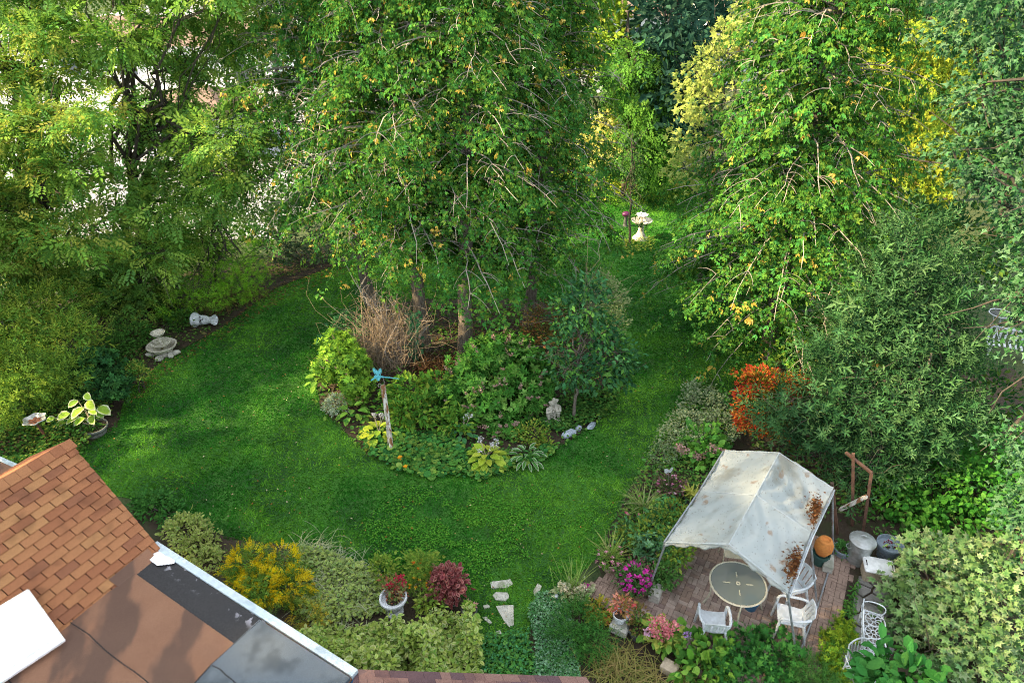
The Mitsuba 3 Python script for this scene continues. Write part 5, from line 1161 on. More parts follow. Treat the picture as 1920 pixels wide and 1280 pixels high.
def blossom(t, p, rad, pal, seed, n=10, name='blossom', bsdf='petal', flat=.4):
    r = RG(seed); a = np.arange(n) * 2 * np.pi / n + r.uniform(0, 1)
    m = stamp(D, np.tile(np.asarray(p, float), (n, 1)) + r.normal(0, rad * .15, (n, 3)), np.c_[np.cos(a), np.sin(a), r.uniform(.1, .7, n)], np.tile([0, 0, 1.0], (n, 1)) + r.normal(0, .3, (n, 3)), rad, rad * .7, tint(r, pal, n, .12))
    return part(t, name, m[:2], bsdf, color=np.clip(m[2], 0, .95))
blossom(t, G(752, 872) + [0, -.05, .3], .08, [(.75, .38, .03)], 1)
t = thing('nasturtium_flower', 'orange yellow flower at the very front of the island ground cover', 'flower', 'orange flowers in the ground cover')
blossom(t, G(762, 888) + [0, -.05, .28], .075, [(.80, .42, .03)], 2)
def head(t, p, rad, pal, seed, n=42, name='flower_head'):    # a ball of small petals
    r = RG(seed); d = unit(r.normal(size=(n, 3)) + [0, -.1, .35])
    m = stamp(tm_round(5), np.asarray(p) + d * rad * r.uniform(.75, 1, (n, 1)), r.normal(size=(n, 3)), d + r.normal(0, .2, (n, 3)), rad * .55, rad * .55, tint(r, pal, n, .12))
    return part(t, name, m[:2], 'petal', color=np.clip(m[2], 0, .95))

cover('hedge_groundcover', 'low weeds and seedlings on the soil under the left trees', px_poly([(200, 760), (240, 735), (312, 668), (405, 616), (520, 532), (660, 480), (650, 440), (420, 520), (250, 620), (150, 700)]), 3600, .02, .25, D, .10, .055, [(.04, .10, .016), (.06, .13, .02), (.03, .08, .014), (.10, .09, .03)], seed=112)
cover('border_weeds', 'low green filler plants along the lawn edge of the right flower bed', px_poly([(1330, 700), (1285, 755), (1225, 850), (1170, 940), (1118, 1050), (1140, 1080), (1230, 1010), (1330, 900), (1400, 800)]), 3600, .02, .26, [D, tm_round(6)], .085, .05, [(.035, .11, .018), (.06, .14, .022), (.03, .09, .02), (.10, .16, .03)], seed=113)
cover('yard_weeds', 'leafy weeds on the dark soil behind the canopy and the trash can', px_poly([(1400, 800), (1420, 930), (1600, 990), (1700, 1040), (1950, 1080), (2000, 860), (1800, 740), (1500, 720)]), 4200, .02, .3, D, .12, .07, [(.025, .085, .014), (.04, .11, .018), (.06, .09, .03)], seed=114)
# ------------------------------------------------------------------ right hand bed
shrub('wintercreeper', 'grey green variegated shrub at the top of the right flower bed below the cedar', [blob(1322, 765, 40, 30, 15.6, .6), blob(1290, 795, 40, 28, 14.8, .6), blob(1350, 800, 36, 30, 14.8, .55), blob(1265, 825, 30, 22, 14.2, .45), blob(1310, 735, 26, 18, 16.3, .45)], 560, 7, .08, D, .075, .045, [(.06, .11, .045), (.04, .085, .03), (.09, .14, .06)], [(.22, .26, .14)], seed=121)
hb = [blob(1312, 832, 36, 28, 14.2, .55), blob(1330, 850, 28, 22, 13.8, .45)]
t = shrub('hydrangea_bush', 'bright green hydrangea with faded pink flower heads left of the canopy back', hb, 190, 4, .07, OVS, .17, .11, [(.055, .165, .020), (.075, .20, .025), (.035, .12, .02)], seed=122)
for i, (x, y) in enumerate([(1275, 838), (1284, 846), (1306, 856), (1322, 852), (1345, 846), (1352, 848), (1335, 840)]):
    head(t, Yp(x, y, 13.6), .11, [(.46, .27, .24), (.52, .34, .30), (.36, .26, .2)], 200 + i)
bb_ = [blob(1440, 728, 46, 26, 14.6, .6), blob(1402, 748, 26, 28, 14.6, .5), blob(1420, 785, 42, 22, 14.2, .5), blob(1480, 735, 44, 26, 14.6, .6), blob(1460, 770, 36, 24, 14.2, .5)]
t = thing('burning_bush', 'red and orange autumn bush between the cedar and the willow', 'shrub')
part(t, 'stems', cat(*[limb(G(1440, 800) * [1, 1, 0] + [0, .1, 0], np.array(b[:3]), .025, .006, .1, i, 6, 5) for i, b in enumerate(bb_)]), 'dark_bark_mat', stuff=True)
leafy(t, 'red_foliage', crown([bb_[1], bb_[2], blob(1425, 708, 44, 14, 14.8, .5), blob(1408, 780, 30, 20, 14.1, .4), blob(1470, 798, 34, 12, 13.9, .4), blob(1500, 725, 30, 16, 14.3, .4)], 480, 8, .07, D, .085, .05, [(.24, .026, .012), (.26, .06, .012), (.18, .018, .012), (.20, .085, .014)], seed=123), 'leaf')
leafy(t, 'green_foliage', crown([bb_[0], bb_[3], bb_[4]], 420, 8, .08, D, .085, .05, [(.06, .09, .012), (.10, .09, .012), (.04, .075, .012), (.18, .07, .012)], seed=124), 'leaf')
def fill(label, px, py, rx, ry, y, n, pal, L=.09, W=.05, seed=0, tms=None, pal2=None, name='perennial', per=6, cat_='plant', **k):
    return shrub(name, label, [blob(px, py, rx, ry, y)] if not isinstance(px, list) else [blob(*q) for q in px], n, per, .07, tms or D, L, W, pal, pal2, cat_=cat_, seed=seed, stems=3, **k)
fill('grey white leaved plants at the lawn edge left of the hydrangea', 1240, 855, 24, 16, 13.7, 90, [(.10, .15, .07), (.06, .11, .04)], seed=125, L=.07, W=.035)
def potted(name, label, c, rb, rt, h, mat, cat_='potted plant', soil=True, group=None):
    t = thing(name, label, cat_, group)
    potshape(t, c, rb, rt, h, mat, soil)
    return t
def dots(t, blobs, n, rad, pal, seed, name='blossom', down=.3):
    r = RG(seed); b = np.asarray(blobs, float).reshape(-1, 6)
    for i in range(n):
        k = r.integers(0, len(b)); d = unit(r.normal(size=3) * [1, 1, .8] + [0, -.35, .55])
        blossom(t, b[k, :3] + d * b[k, 3:] * r.uniform(.9, 1.08), rad * r.uniform(.8, 1.2), pal, seed * 50 + i, n=8)
def spiky(t, c, n, L, pal, seed, w=.022, bend=1.2, name='blades', stuff=True, spread=.10, lean=.75, bsdf='leaf', pal2=None):
    r = RG(seed); o_ = unit(np.c_[r.normal(size=(n, 2)), np.full(n, .0)]) * lean * r.uniform(.15, 1.0, (n, 1))
    m = stamp(tm_arch(bend, 6), np.asarray(c) + np.c_[r.normal(0, spread * .5, (n, 2)), np.zeros(n)], o_ + [0, 0, .8], -o_ + [0, 0, .25] + r.normal(0, .1, (n, 3)), L * r.uniform(.65, 1.1, n), w, tint(r, pal, n, .16), None if pal2 is None else tint(r, pal2, n))
    leafy(t, name, m, bsdf, stuff)
# spike dracaena pots
c = G(1203, 972); t = potted('spike_plant', 'pot of arching spike leaves with pink flowers, the one farther from the house', c, .13, .17, .26, 'tan_pot_mat')
spiky(t, c + [0, 0, .25], 60, .85, [(.14, .19, .05), (.09, .14, .03), (.19, .22, .09)], 131, .02)
leafy(t, 'foliage', crown([[*(c + [0, 0, .32]), .26, .26, .12]], 60, 6, .05, D, .06, .035, [(.04, .12, .02), (.06, .14, .02)], seed=132))
dots(t, [[*(c + [0, 0, .30]), .42, .42, .16]], 9, .05, [(.62, .12, .30), (.68, .25, .38)], 133)
c = G(1143, 1068); t = potted('spike_plant', 'pot of upright spike leaves and pale pink flowers nearer the stepping stones', c, .12, .17, .30, 'tan_pot_mat')
spiky(t, c + [0, 0, .3], 60, .80, [(.11, .18, .03), (.08, .15, .025), (.18, .20, .06)], 134, .018, .7, lean=.55)
leafy(t, 'foliage', crown([[*(c + [0, 0, .38]), .26, .26, .14]], 70, 6, .05, D, .055, .03, [(.06, .14, .02), (.09, .16, .025)], seed=135))
dots(t, [[*(c + [0, 0, .36]), .34, .34, .20]], 18, .042, [(.66, .30, .42), (.60, .22, .36), (.7, .42, .46)], 136)
c = G(1254, 930); t = potted('impatiens_pot', 'pot of pink and white flowers over dark leaves below the white butterfly', c, .13, .17, .22, 'dark_pot_mat')
ib = [[*(c + [0, 0, .38]), .36, .32, .16]]
leafy(t, 'foliage', crown(ib, 110, 6, .06, D, .07, .04, [(.07, .04, .035), (.04, .07, .02)], seed=137)); dots(t, ib, 26, .042, [(.66, .30, .42), (.72, .58, .60), (.5, .12, .26)], 138)
c = G(1293, 942); t = potted('croton_pot', 'yellow green strap leaved plant between the pink white flowers and the canopy', c, .11, .15, .22, 'dark_pot_mat')
spiky(t, c + [0, 0, .25], 44, .46, [(.22, .26, .03), (.14, .20, .03), (.26, .27, .05)], 139, .05, 1.4, lean=.9)
c = G(1252, 965); t = potted('geranium_pot', 'round leaved bright green geranium with red blossoms beside the spike plant', c, .12, .16, .2, 'terracotta_mat')
r = RG(140)
for i in range(26):
    a = i * 2.4; k = math.sqrt((i + .5) / 26) * .32
    m = stamp(tm_round(9), (c + [math.cos(a) * k - .05, math.sin(a) * k - .05, .42 - .3 * k + r.uniform(-.04, .04)])[None], np.array([[math.cos(a), math.sin(a), -.2]]), np.array([[0, -.1, 1.0]]) + r.normal(0, .2, (1, 3)), .13, .13, tint(r, [(.03, .15, .045), (.04, .18, .05)], 1, .12))
    part(t, 'leaf', m[:2], 'leaf', color=m[2])
for i, (x, y) in enumerate([(1257, 962), (1276, 951), (1258, 947)]):
    head(t, Yp(x, y, c[1] - .25), .045, [(.55, .03, .03)], 141 + i, 20)
fill('mixed green and yellow green plants filling the bed between the two spike plants', [(1240, 985, 40, 26, 10.9), (1265, 960, 30, 20, 11.4), (1212, 1005, 36, 22, 10.6), (1255, 1015, 30, 22, 10.3), (1175, 1000, 26, 18, 10.9)], None, None, None, None, 420, [(.04, .12, .025), (.09, .15, .02), (.13, .17, .025), (.03, .09, .03)], seed=144)
fill('dusty blue green rosettes low beside the canopy front left corner', 1218, 1020, 26, 14, 10.3, 60, [(.06, .15, .07), (.05, .13, .05)], seed=145, tms=WHORL_R, L=.12, W=.12, per=3)
fill('tall green plants with a few red blooms beside the canopy left side', [(1290, 985, 26, 30, 11.0), (1270, 1035, 24, 20, 10.1)], None, None, None, None, 200, [(.05, .12, .02), (.10, .15, .02)], seed=146)
# magenta bowl
c = G(1187, 1112); t = potted('impatiens_bowl', 'terracotta bowl overflowing with magenta flowers on the patio corner', c, .17, .27, .26, 'terracotta_mat')
ib = [[*(c + [0, .02, .42]), .36, .34, .26]]
leafy(t, 'foliage', crown(ib, 190, 6, .06, D, .075, .04, [(.03, .08, .02), (.045, .11, .025), (.05, .06, .03)], seed=147)); dots(t, ib, 52, .062, [(.62, .04, .40), (.68, .10, .48), (.55, .03, .34)], 148)
leafy(t, 'pale_flowers', crown([[*(c + [.25, .35, .48]), .24, .2, .12]], 30, 5, .05, tm_round(5), .045, .045, [(.62, .30, .38), (.5, .12, .22), (.05, .12, .03)], seed=149), 'petal')
c = G(1236, 1098); t = potted('red_pot_plant', 'dark red pot of bushy green leaves behind the front left canopy leg', c, .12, .16, .24, 'red_plastic_mat')
leafy(t, 'foliage', crown([[*(c + [0, .02, .42]), .30, .28, .22]], 130, 6, .06, D, .08, .045, [(.03, .09, .02), (.05, .12, .025)], seed=150))
# iris clump, cream heads, magenta bloom
c = G(1075, 1108); t = thing('iris_clump', 'clump of upright iris leaves at the end of the lawn path', 'plant')
spiky(t, c, 46, .95, [(.10, .20, .03), (.14, .24, .04), (.07, .16, .03)], 151, .03, .45, lean=.32, spread=.25, pal2=[(.16, .24, .05)])
t = thing('cream_hydrangea', 'low plant with cream flower heads at the foot of the iris leaves', 'plant'); c = G(1072, 1124)
hb2 = [[*(c + [0, 0, .18]), .40, .24, .16]]
leafy(t, 'foliage', crown(hb2, 60, 5, .06, D, .10, .06, [(.12, .18, .06), (.06, .13, .03)], [(.34, .36, .18)], seed=152))
for i, (x, y) in enumerate([(1054, 1095), (1058, 1104), (1082, 1104), (1092, 1100), (1070, 1112), (1085, 1118)]):
    head(t, Yp(x, y, c[1] - .05), .075, [(.60, .54, .36), (.66, .60, .44)], 153 + i)
t = thing('magenta_flower', 'small magenta bloom beside the cream flower heads at the patio tip', 'flower'); c = G(1097, 1112)
part(t, 'stem', tube([c, c + [0, 0, .22]], .008, 5), 'tan_pot_mat'); head(t, c + [0, 0, .24], .075, [(.60, .08, .38)], 160, 26)
cover('blue_green_groundcover', 'low blue grey speckled ground cover right of the stepping stones', px_poly([(990, 1150), (1010, 1118), (1055, 1122), (1075, 1180), (1090, 1300), (1000, 1300), (1005, 1220)]), 5200, .03, .22, D, .05, .032, [(.06, .15, .06), (.10, .20, .11), (.03, .10, .03)], seed=161)
fill('dark green lavender like bushes in front of the iris and cream flowers', [(1085, 1165, 44, 28, 8.7), (1065, 1200, 36, 22, 8.3), (1110, 1200, 36, 24, 8.3)], None, None, None, None, 330, [(.025, .095, .018), (.04, .12, .02)], seed=162, tms=TWIG, L=.17, W=.12, per=5)
fill('yellow and orange tinged leaves left of the white mug pot', 1125, 1145, 20, 16, 9.0, 70, [(.20, .18, .02), (.10, .15, .02), (.28, .12, .03)], seed=163)
t = thing('solar_light', 'small grey stake light among the plants in front of the iris', 'garden light'); c = G(1042, 1135)
part(t, 'stake', tube([c, c + [0, 0, .26]], .012, 6), 'steel_mat'); part(t, 'head', lathe([(0, .24), (.04, .25), (.045, .32), (.03, .33), (0, .33)], 14, c), 'steel_mat', smooth=40)
# white mug pot on the slab, dark pot, pink hydrangea pot
c = G(1160, 1176); c[2] = .22
t = thing('mug_pot', 'white mug shaped pot of red leaves standing on the square slab', 'potted plant')
part(t, 'pot', lathe(pot_profile(.10, .135, .20, .012), 26, c), 'white_paint_mat', smooth=40)
part(t, 'handle', tube(spline([c + [.13, 0, .16], c + [.19, 0, .14], c + [.18, 0, .07], c + [.11, 0, .05]], 10), .014, 6), 'white_paint_mat', smooth=50)
part(t, 'soil', lathe([(0, .17), (.12, .165)], 18, c), 'soil_mat')
leafy(t, 'foliage', crown([[*(c + [.02, .04, .42]), .17, .15, .18]], 46, 5, .05, D, .08, .045, [(.36, .07, .05), (.46, .16, .10), (.16, .10, .03)], seed=164))
c = G(1197, 1190); t = potted('dark_round_pot', 'dark grey pot with sparse green and brown growth left of the pink hydrangea', c, .17, .22, .24, 'dark_pot_mat')
leafy(t, 'foliage', crown([[*(c + [0, 0, .30]), .20, .2, .12], [*(c + [-.02, .12, .5]), .14, .12, .18]], 60, 5, .05, D, .075, .04, [(.05, .12, .02), (.12, .08, .03), (.08, .10, .02)], seed=165))
head(t, c + [-.14, .1, .75], .055, [(.62, .08, .10)], 166, 20)
c = G(1242, 1208); t = potted('pink_hydrangea', 'potted hydrangea with salmon pink flower heads on the front edge of the patio', c, .14, .18, .22, 'dark_pot_mat')
leafy(t, 'foliage', crown([[*(c + [0, 0, .34]), .32, .28, .18]], 46, 4, .07, OVS, .15, .10, [(.06, .16, .02), (.10, .20, .03), (.20, .24, .04)], seed=167))
for i, (x, y) in enumerate([(1222, 1176), (1214, 1186), (1230, 1188), (1246, 1172), (1258, 1180), (1240, 1160), (1252, 1190), (1238, 1198), (1266, 1172), (1226, 1164), (1246, 1184)]):
    head(t, Yp(x, y, c[1] - .12), .085, [(.66, .22, .24), (.70, .32, .30), (.62, .16, .22)] if i != 1 else [(.7, .42, .56)], 170 + i)
for k, (px, py, n, L, lab) in enumerate([(1160, 1258, 300, .62, 'clump of olive and brown arching daylily leaves at the bottom, left of the green hydrangea'), (1225, 1290, 160, .55, 'smaller clump of arching leaves at the bottom edge by the brown grey block'), (1300, 1300, 120, .5, 'dark grassy clump under the green hydrangea at the bottom edge')]):
    t = thing('daylily', lab, 'plant', None); c = G(px, py)
    spiky(t, c, n, L, [(.10, .13, .03), (.14, .14, .035), (.06, .10, .02), (.17, .12, .05)], 180 + k, .018, 1.6, lean=1.3, spread=.5, pal2=[(.16, .13, .04)])
gb_ = [blob(1305, 1215, 32, 22, 8.3, .4), blob(1338, 1222, 32, 24, 8.2, .4), blob(1318, 1255, 40, 24, 7.8, .4)]
t = shrub('hydrangea_bush', 'glossy green hydrangea without pink at the bottom below the white armchairs', gb_, 150, 4, .07, OVS, .15, .105, [(.06, .17, .02), (.04, .13, .02), (.10, .21, .025)], seed=183)
head(t, Yp(1288, 1190, 8.3), .075, [(.40, .24, .50)], 184)
head(t, Yp(1365, 1232, 8.0), .05, [(.42, .03, .05)], 185, 20)
shrub('mallow_bush', 'dark green lobed leaf bush at the bottom edge in front of the canopy leg', [blob(1420, 1225, 46, 22, 8.1, .5), blob(1455, 1205, 36, 20, 8.3, .4), blob(1400, 1262, 60, 26, 7.6, .5), blob(1470, 1245, 40, 24, 7.8, .45), blob(1370, 1255, 30, 22, 7.8, .4)], 330, 4, .08, MAPLE, .13, .12, [(.02, .085, .016), (.03, .105, .02), (.016, .066, .014)], seed=186)
fill('grassy dark leaves at the bottom edge right of the lobed leaf bush', [(1510, 1265, 30, 20, 7.6), (1535, 1280, 26, 16, 7.4)], None, None, None, None, 100, [(.03, .10, .02), (.05, .12, .025)], seed=187, tms=TWIG, L=.2, W=.14)
shrub('golden_privet', 'upright yellow green shrub between the patio edge and the flagstone path', [blob(1567, 1195, 18, 22, 8.9, .25), blob(1560, 1235, 20, 24, 8.3, .28), blob(1585, 1180, 18, 16, 9.1, .25), blob(1575, 1265, 20, 18, 7.9, .28)], 190, 6, .055, WHORL, .09, .085, [(.12, .22, .015), (.17, .25, .018), (.06, .15, .02)], seed=188)
cover('patio_weeds', 'small green weeds along the right edge of the patio', px_poly([(1598, 1100), (1612, 1090), (1600, 1160), (1580, 1180), (1570, 1170)]), 260, .02, .12, D, .06, .035, [(.03, .10, .02), (.05, .13, .02)], seed=189)
shrub('lilac_shrub', 'large pointed green leaves in the bottom right corner over the iron chair', [blob(1660, 1245, 40, 20, 7.2, .4), blob(1700, 1270, 50, 26, 6.9, .5), blob(1640, 1280, 30, 18, 6.9, .3)], 120, 4, .09, OVS, .19, .11, [(.02, .09, .018), (.03, .11, .022)], seed=190, down=.35)
# ------------------------------------------------------------------ right side trees
VM = [(.042, .105, .030), (.056, .128, .038), (.070, .135, .036), (.032, .085, .026)]
mv = G(1800, 1290)
leaf_tree('variegated_maple', 'pale variegated maple filling the bottom right corner', 'tree', (mv, Yp(1790, 1130, 9.2)), [blob(1760, 1075, 74, 62, 9.4, .9), blob(1700, 1130, 50, 44, 9.2, .6), blob(1830, 1080, 70, 70, 9.6, .9), blob(1790, 1170, 90, 70, 8.6, .9), blob(1730, 1040, 36, 30, 9.9, .5), blob(1870, 1160, 70, 80, 8.6, .9), blob(1840, 1250, 80, 50, 7.8, .7), blob(1690, 1170, 34, 26, 8.7, .4), blob(1900, 1060, 50, 60, 9.4, .7), blob(1745, 1210, 60, 40, 8.2, .6)], 900, 5, .10, MAPLE, .165, .165, VM, [(.075, .145, .045), (.10, .17, .06), (.16, .215, .10)], seed=201, trunk_r=.09, out=.55, up=.9, down=.1, sj=.2)
shrub('vine_thicket', 'bright green heart leaved vine thicket behind the trash can on the right', [blob(1760, 905, 80, 50, 12.6, .9), blob(1720, 950, 50, 36, 12.0, .7), blob(1830, 920, 76, 60, 12.2, .9), blob(1680, 930, 36, 40, 12.2, .5), blob(1790, 965, 60, 30, 11.6, .6), blob(1880, 860, 60, 60, 12.8, .8), blob(1800, 860, 60, 30, 13.2, .7)], 820, 5, .12, OVS, .125, .085, [(.022, .095, .012), (.032, .12, .015), (.016, .068, .010), (.045, .14, .018)], seed=202, down=.3)
WIL = [(.020, .056, .020), (.028, .074, .026), (.013, .040, .014), (.044, .098, .036)]
wb = [blob(1455, 760, 30, 26, 13.7, .4), blob(1450, 810, 34, 16, 13.2, .4), blob(1650, 545, 50, 50, 15.0, .9), blob(1775, 545, 40, 60, 14.6, .8), blob(1700, 600, 66, 44, 14.6, .9), blob(1610, 610, 52, 40, 14.6, .8), blob(1775, 640, 50, 46, 14.0, .8), blob(1560, 660, 46, 30, 14.4, .7), blob(1660, 670, 66, 42, 14.0, .9), blob(1560, 745, 60, 34, 13.8, .8), blob(1530, 800, 40, 30, 13.3, .6), blob(1720, 745, 76, 44, 13.4, .9), blob(1620, 770, 66, 44, 13.4, .8), blob(1560, 835, 60, 26, 12.8, .6), blob(1650, 850, 60, 40, 12.8, .7), blob(1780, 790, 60, 40, 13.0, .8), blob(1605, 905, 26, 24, 12.3, .4), blob(1710, 820, 50, 36, 12.9, .6), blob(1700, 470, 60, 50, 15.4, .9)]
leaf_tree('willow', 'grey green narrow leaved willow sprawling behind the canopy', 'tree', (G(1722, 880), Yp(1742, 640, 14.0)), wb, 760, 5, .17, TWIGW, .56, .56, WIL, seed=203, trunk_r=.07, trunk_mat='bark_mat', nl=34, stems=2, out=.7, up=.4, down=-.45, jit=.6, shell=.25, frac=(.1, .9))
SM = [(.014, .056, .016), (.022, .074, .024), (.010, .038, .013), (.045, .105, .048)]
sb = [blob(1880, 90, 74, 60, 15.0, 1.0), blob(1830, 190, 56, 44, 14.6, .9), blob(1890, 240, 50, 50, 14.2, .9), blob(1800, 290, 48, 34, 14.4, .7), blob(1860, 330, 56, 40, 13.8, .8), blob(1910, 400, 40, 40, 13.4, .7), blob(1800, 60, 50, 36, 15.6, .8), blob(1935, 560, 30, 34, 12.4, .5), blob(1930, 640, 40, 24, 12.0, .5), blob(1905, 830, 40, 40, 10.6, .5), blob(1920, 960, 44, 44, 9.8, .5), blob(1930, 1090, 36, 36, 9.2, .4), blob(1980, 200, 80, 120, 14, 1.4), blob(1990, 500, 70, 160, 12.5, 1.2), blob(1990, 900, 60, 160, 10.2, .8), blob(1880, -30, 120, 60, 15, 1.2)]
leaf_tree('silver_maple', 'tall blue green silver maple reaching in along the right edge', 'tree', ((13.2, 12.4, 0), (12.2, 12.8, 11)), sb, 1900, 6, .17, tm_maple(3, .42), .15, .12, SM, [(.022, .07, .024), (.06, .12, .06)], seed=204, trunk_r=.22, nl=16, out=.6, up=.5, down=.45, shell=.3)
leaf_tree('yellow_elm', 'sunlit yellow leaved tree between the conical cedar and the silver maple', 'tree', (Yp(1725, 480, 26) * [1, 1, 0], Yp(1735, 150, 26.5)), [blob(1690, 90, 56, 46, 27, 1.4), blob(1770, 110, 66, 60, 26.6, 1.5), blob(1720, 200, 66, 60, 26, 1.5), blob(1690, 290, 60, 60, 25.6, 1.4), blob(1760, 310, 60, 60, 25.4, 1.4), blob(1700, 380, 70, 50, 24.8, 1.4), blob(1640, 170, 40, 80, 27, 1.2), blob(1790, 220, 50, 50, 26.4, 1.2)], 1050, 7, .26, WHORL, .20, .18, [(.17, .22, .018), (.13, .19, .018), (.21, .24, .02), (.09, .16, .018)], seed=205, trunk_r=.14, nl=26, out=.6, up=.8)
shrub('green_hedge', 'dark green bushes in the gap between the cedar and the willow at mid right', [blob(1820, 450, 90, 60, 18.5, 1.4), blob(1880, 490, 60, 40, 20, 1.2), blob(1730, 430, 70, 50, 19.5, 1.2), blob(1660, 420, 50, 60, 20.5, 1.2), blob(1850, 750, 90, 60, 15.0, 1.0), blob(1800, 700, 60, 40, 15.6, .8), blob(1700, 700, 60, 60, 16, .9)], 1000, 6, .2, D, .15, .08, [(.012, .040, .012), (.018, .052, .014), (.04, .08, .012)], seed=206)
# ------------------------------------------------------------------ far trees
leaf_tree('dark_spruce', 'tall blue black tree at the back between the cedars', 'tree', (Yp(1250, 330, 40) * [1, 1, 0], Yp(1262, -60, 41)), [blob(1255, 30, 62, 70, 36, 2.4), blob(1275, 120, 60, 60, 35, 2.4), blob(1240, 180, 44, 60, 34, 2.0), blob(1290, 210, 44, 70, 40, 2.0), blob(1320, 60, 46, 60, 42, 2.2), blob(1230, 270, 50, 46, 38, 2.0), blob(1260, -70, 80, 60, 42, 2.5)], 1000, 8, .45, D, .40, .22, [(.010, .030, .020), (.014, .040, .026), (.02, .05, .03)], seed=211, trunk_r=.2)
leaf_tree('bright_maple', 'brightly backlit yellow green maple behind the right cedar of the group', 'tree', (Yp(1120, 300, 38) * [1, 1, 0], Yp(1120, 0, 38)), [blob(1105, 40, 54, 56, 38, 2.2), blob(1150, 70, 40, 60, 37, 1.8), blob(1080, 100, 44, 40, 38, 1.6), blob(1060, 10, 50, 40, 39, 1.8), blob(1110, -60, 90, 60, 38, 2.4)], 620, 7, .4, MAPLE, .30, .30, [(.16, .26, .022), (.22, .30, .03), (.11, .21, .02)], seed=212, trunk_r=.2)
leaf_tree('ash_tree', 'green ash with drooping leaves left of the blue black tree', 'tree', (Yp(1172, 330, 35) * [1, 1, 0], Yp(1178, 20, 35.5)), [blob(1190, 120, 44, 40, 34.6, 1.4), blob(1165, 160, 34, 26, 34.6, 1.1), blob(1205, 190, 46, 30, 34, 1.3), blob(1195, 240, 40, 30, 33.6, 1.2), blob(1170, 290, 40, 26, 33, 1.1), blob(1225, 300, 36, 40, 33.4, 1.2)], 520, 6, .3, FROND, .46, .40, [(.045, .13, .016), (.06, .15, .02), (.03, .09, .015)], seed=213, trunk_r=.16, out=.6, down=.4)
leaf_tree('cream_maple', 'cream lit variegated tree peeping out left of the conical cedar', 'tree', (Yp(1330, 420, 24) * [1, 1, 0], Yp(1360, 120, 24.5)), [blob(1372, 70, 30, 34, 25, .9), blob(1345, 120, 36, 40, 24.6, .9), blob(1320, 190, 34, 40, 24, .9), blob(1300, 260, 32, 36, 23.4, .8), blob(1280, 320, 28, 30, 22.8, .7), blob(1400, 40, 30, 30, 25.4, .8), blob(1310, 140, 26, 30, 24.8, .7)], 260, 7, .2, MAPLE, .17, .17, [(.10, .17, .025), (.13, .20, .03)], [(.22, .26, .06)], seed=214, trunk_r=.1)
shrub('sunlit_bush', 'bright lemon yellow bush glowing behind the cedar beside the far bird bath', [blob(1130, 255, 34, 30, 34, 1.2), blob(1115, 285, 30, 22, 33.4, 1.0), blob(1145, 230, 20, 20, 34.4, .8)], 300, 7, .2, MAPLE, .20, .20, [(.36, .36, .05), (.30, .33, .04)], [(.46, .46, .12)], seed=215)
shrub('back_thicket', 'sunlit olive thicket along the far end of the lawn', [blob(1110, 345, 70, 26, 37, 1.6), blob(1060, 300, 60, 50, 38, 1.8), blob(1000, 260, 80, 70, 39, 2.0), blob(1230, 350, 60, 30, 37, 1.6), blob(1180, 330, 60, 30, 38, 1.6), blob(900, 220, 90, 90, 40, 2.2)], 1100, 7, .32, D, .20, .10, [(.10, .16, .016), (.16, .20, .018), (.05, .10, .014)], seed=216)
tsap = G(1181, 462)
leaf_tree('thin_sapling', 'thin dark sapling standing just in front of the far bird bath', 'tree', (tsap, Yp(1186, 250, tsap[1] + .4)), [blob(1190, 330, 22, 34, tsap[1] + .3, .6), blob(1185, 280, 26, 34, tsap[1] + .4, .6), blob(1200, 380, 14, 18, tsap[1] + .2, .4)], 120, 6, .12, D, .10, .05, [(.02, .055, .016), (.03, .07, .02)], seed=217, trunk_r=.06, nl=12)
cover('bird_bath_weeds', 'sunlit weeds round the foot of the thin sapling', px_poly([(1165, 455), (1230, 450), (1225, 475), (1170, 478)]), 420, .03, .25, D, .11, .06, [(.12, .18, .02), (.18, .22, .03), (.05, .11, .02)], seed=218)
FARL = [w + ' of the row of background trees' for w in ('dark tree left of the centre', 'mid green tree at the centre', 'dark tree right of the centre', 'green tree behind the right cedar of the group', 'dark tree left behind the conical cedar', 'green tree behind the conical cedar', 'dark tree behind the yellow tree', 'dark tree right of the yellow tree', 'rightmost green tree', 'leftmost green tree beside the locusts')]
far = [(640, 20, 46, 120, 'dark'), (760, 0, 52, 130, 'mid'), (880, -20, 50, 130, 'dark'), (980, -10, 46, 120, 'mid'), (1420, -10, 44, 130, 'dark'), (1540, 10, 40, 120, 'mid'), (1660, 20, 38, 100, 'dark'), (1790, 0, 34, 120, 'dark'), (1900, 40, 30, 140, 'mid'), (560, 10, 50, 120, 'mid')]
for i, (px, py, y, rr_, kind) in enumerate(far):
    pal = [(.018, .05, .02), (.026, .065, .022), (.014, .04, .02)] if kind == 'dark' else [(.04, .10, .016), (.06, .13, .018), (.03, .08, .016)]
    c = Yp(px, 330, y) * [1, 1, 0]
    leaf_tree('background_tree', FARL[i], 'tree', (c, c + [0, 0, 11]), [[c[0], c[1], 5.0, 3.6, 2.6, 3.0], [c[0] + .6, c[1], 9.5, 3.2, 2.6, 3.0], [c[0] - .8, c[1] - .4, 7.2, 3.0, 2.4, 2.4]], 300, 8, .5, D, .42, .24, pal, seed=230 + i, group=f'{kind} trees behind the cedars', trunk_r=.2, nl=8)

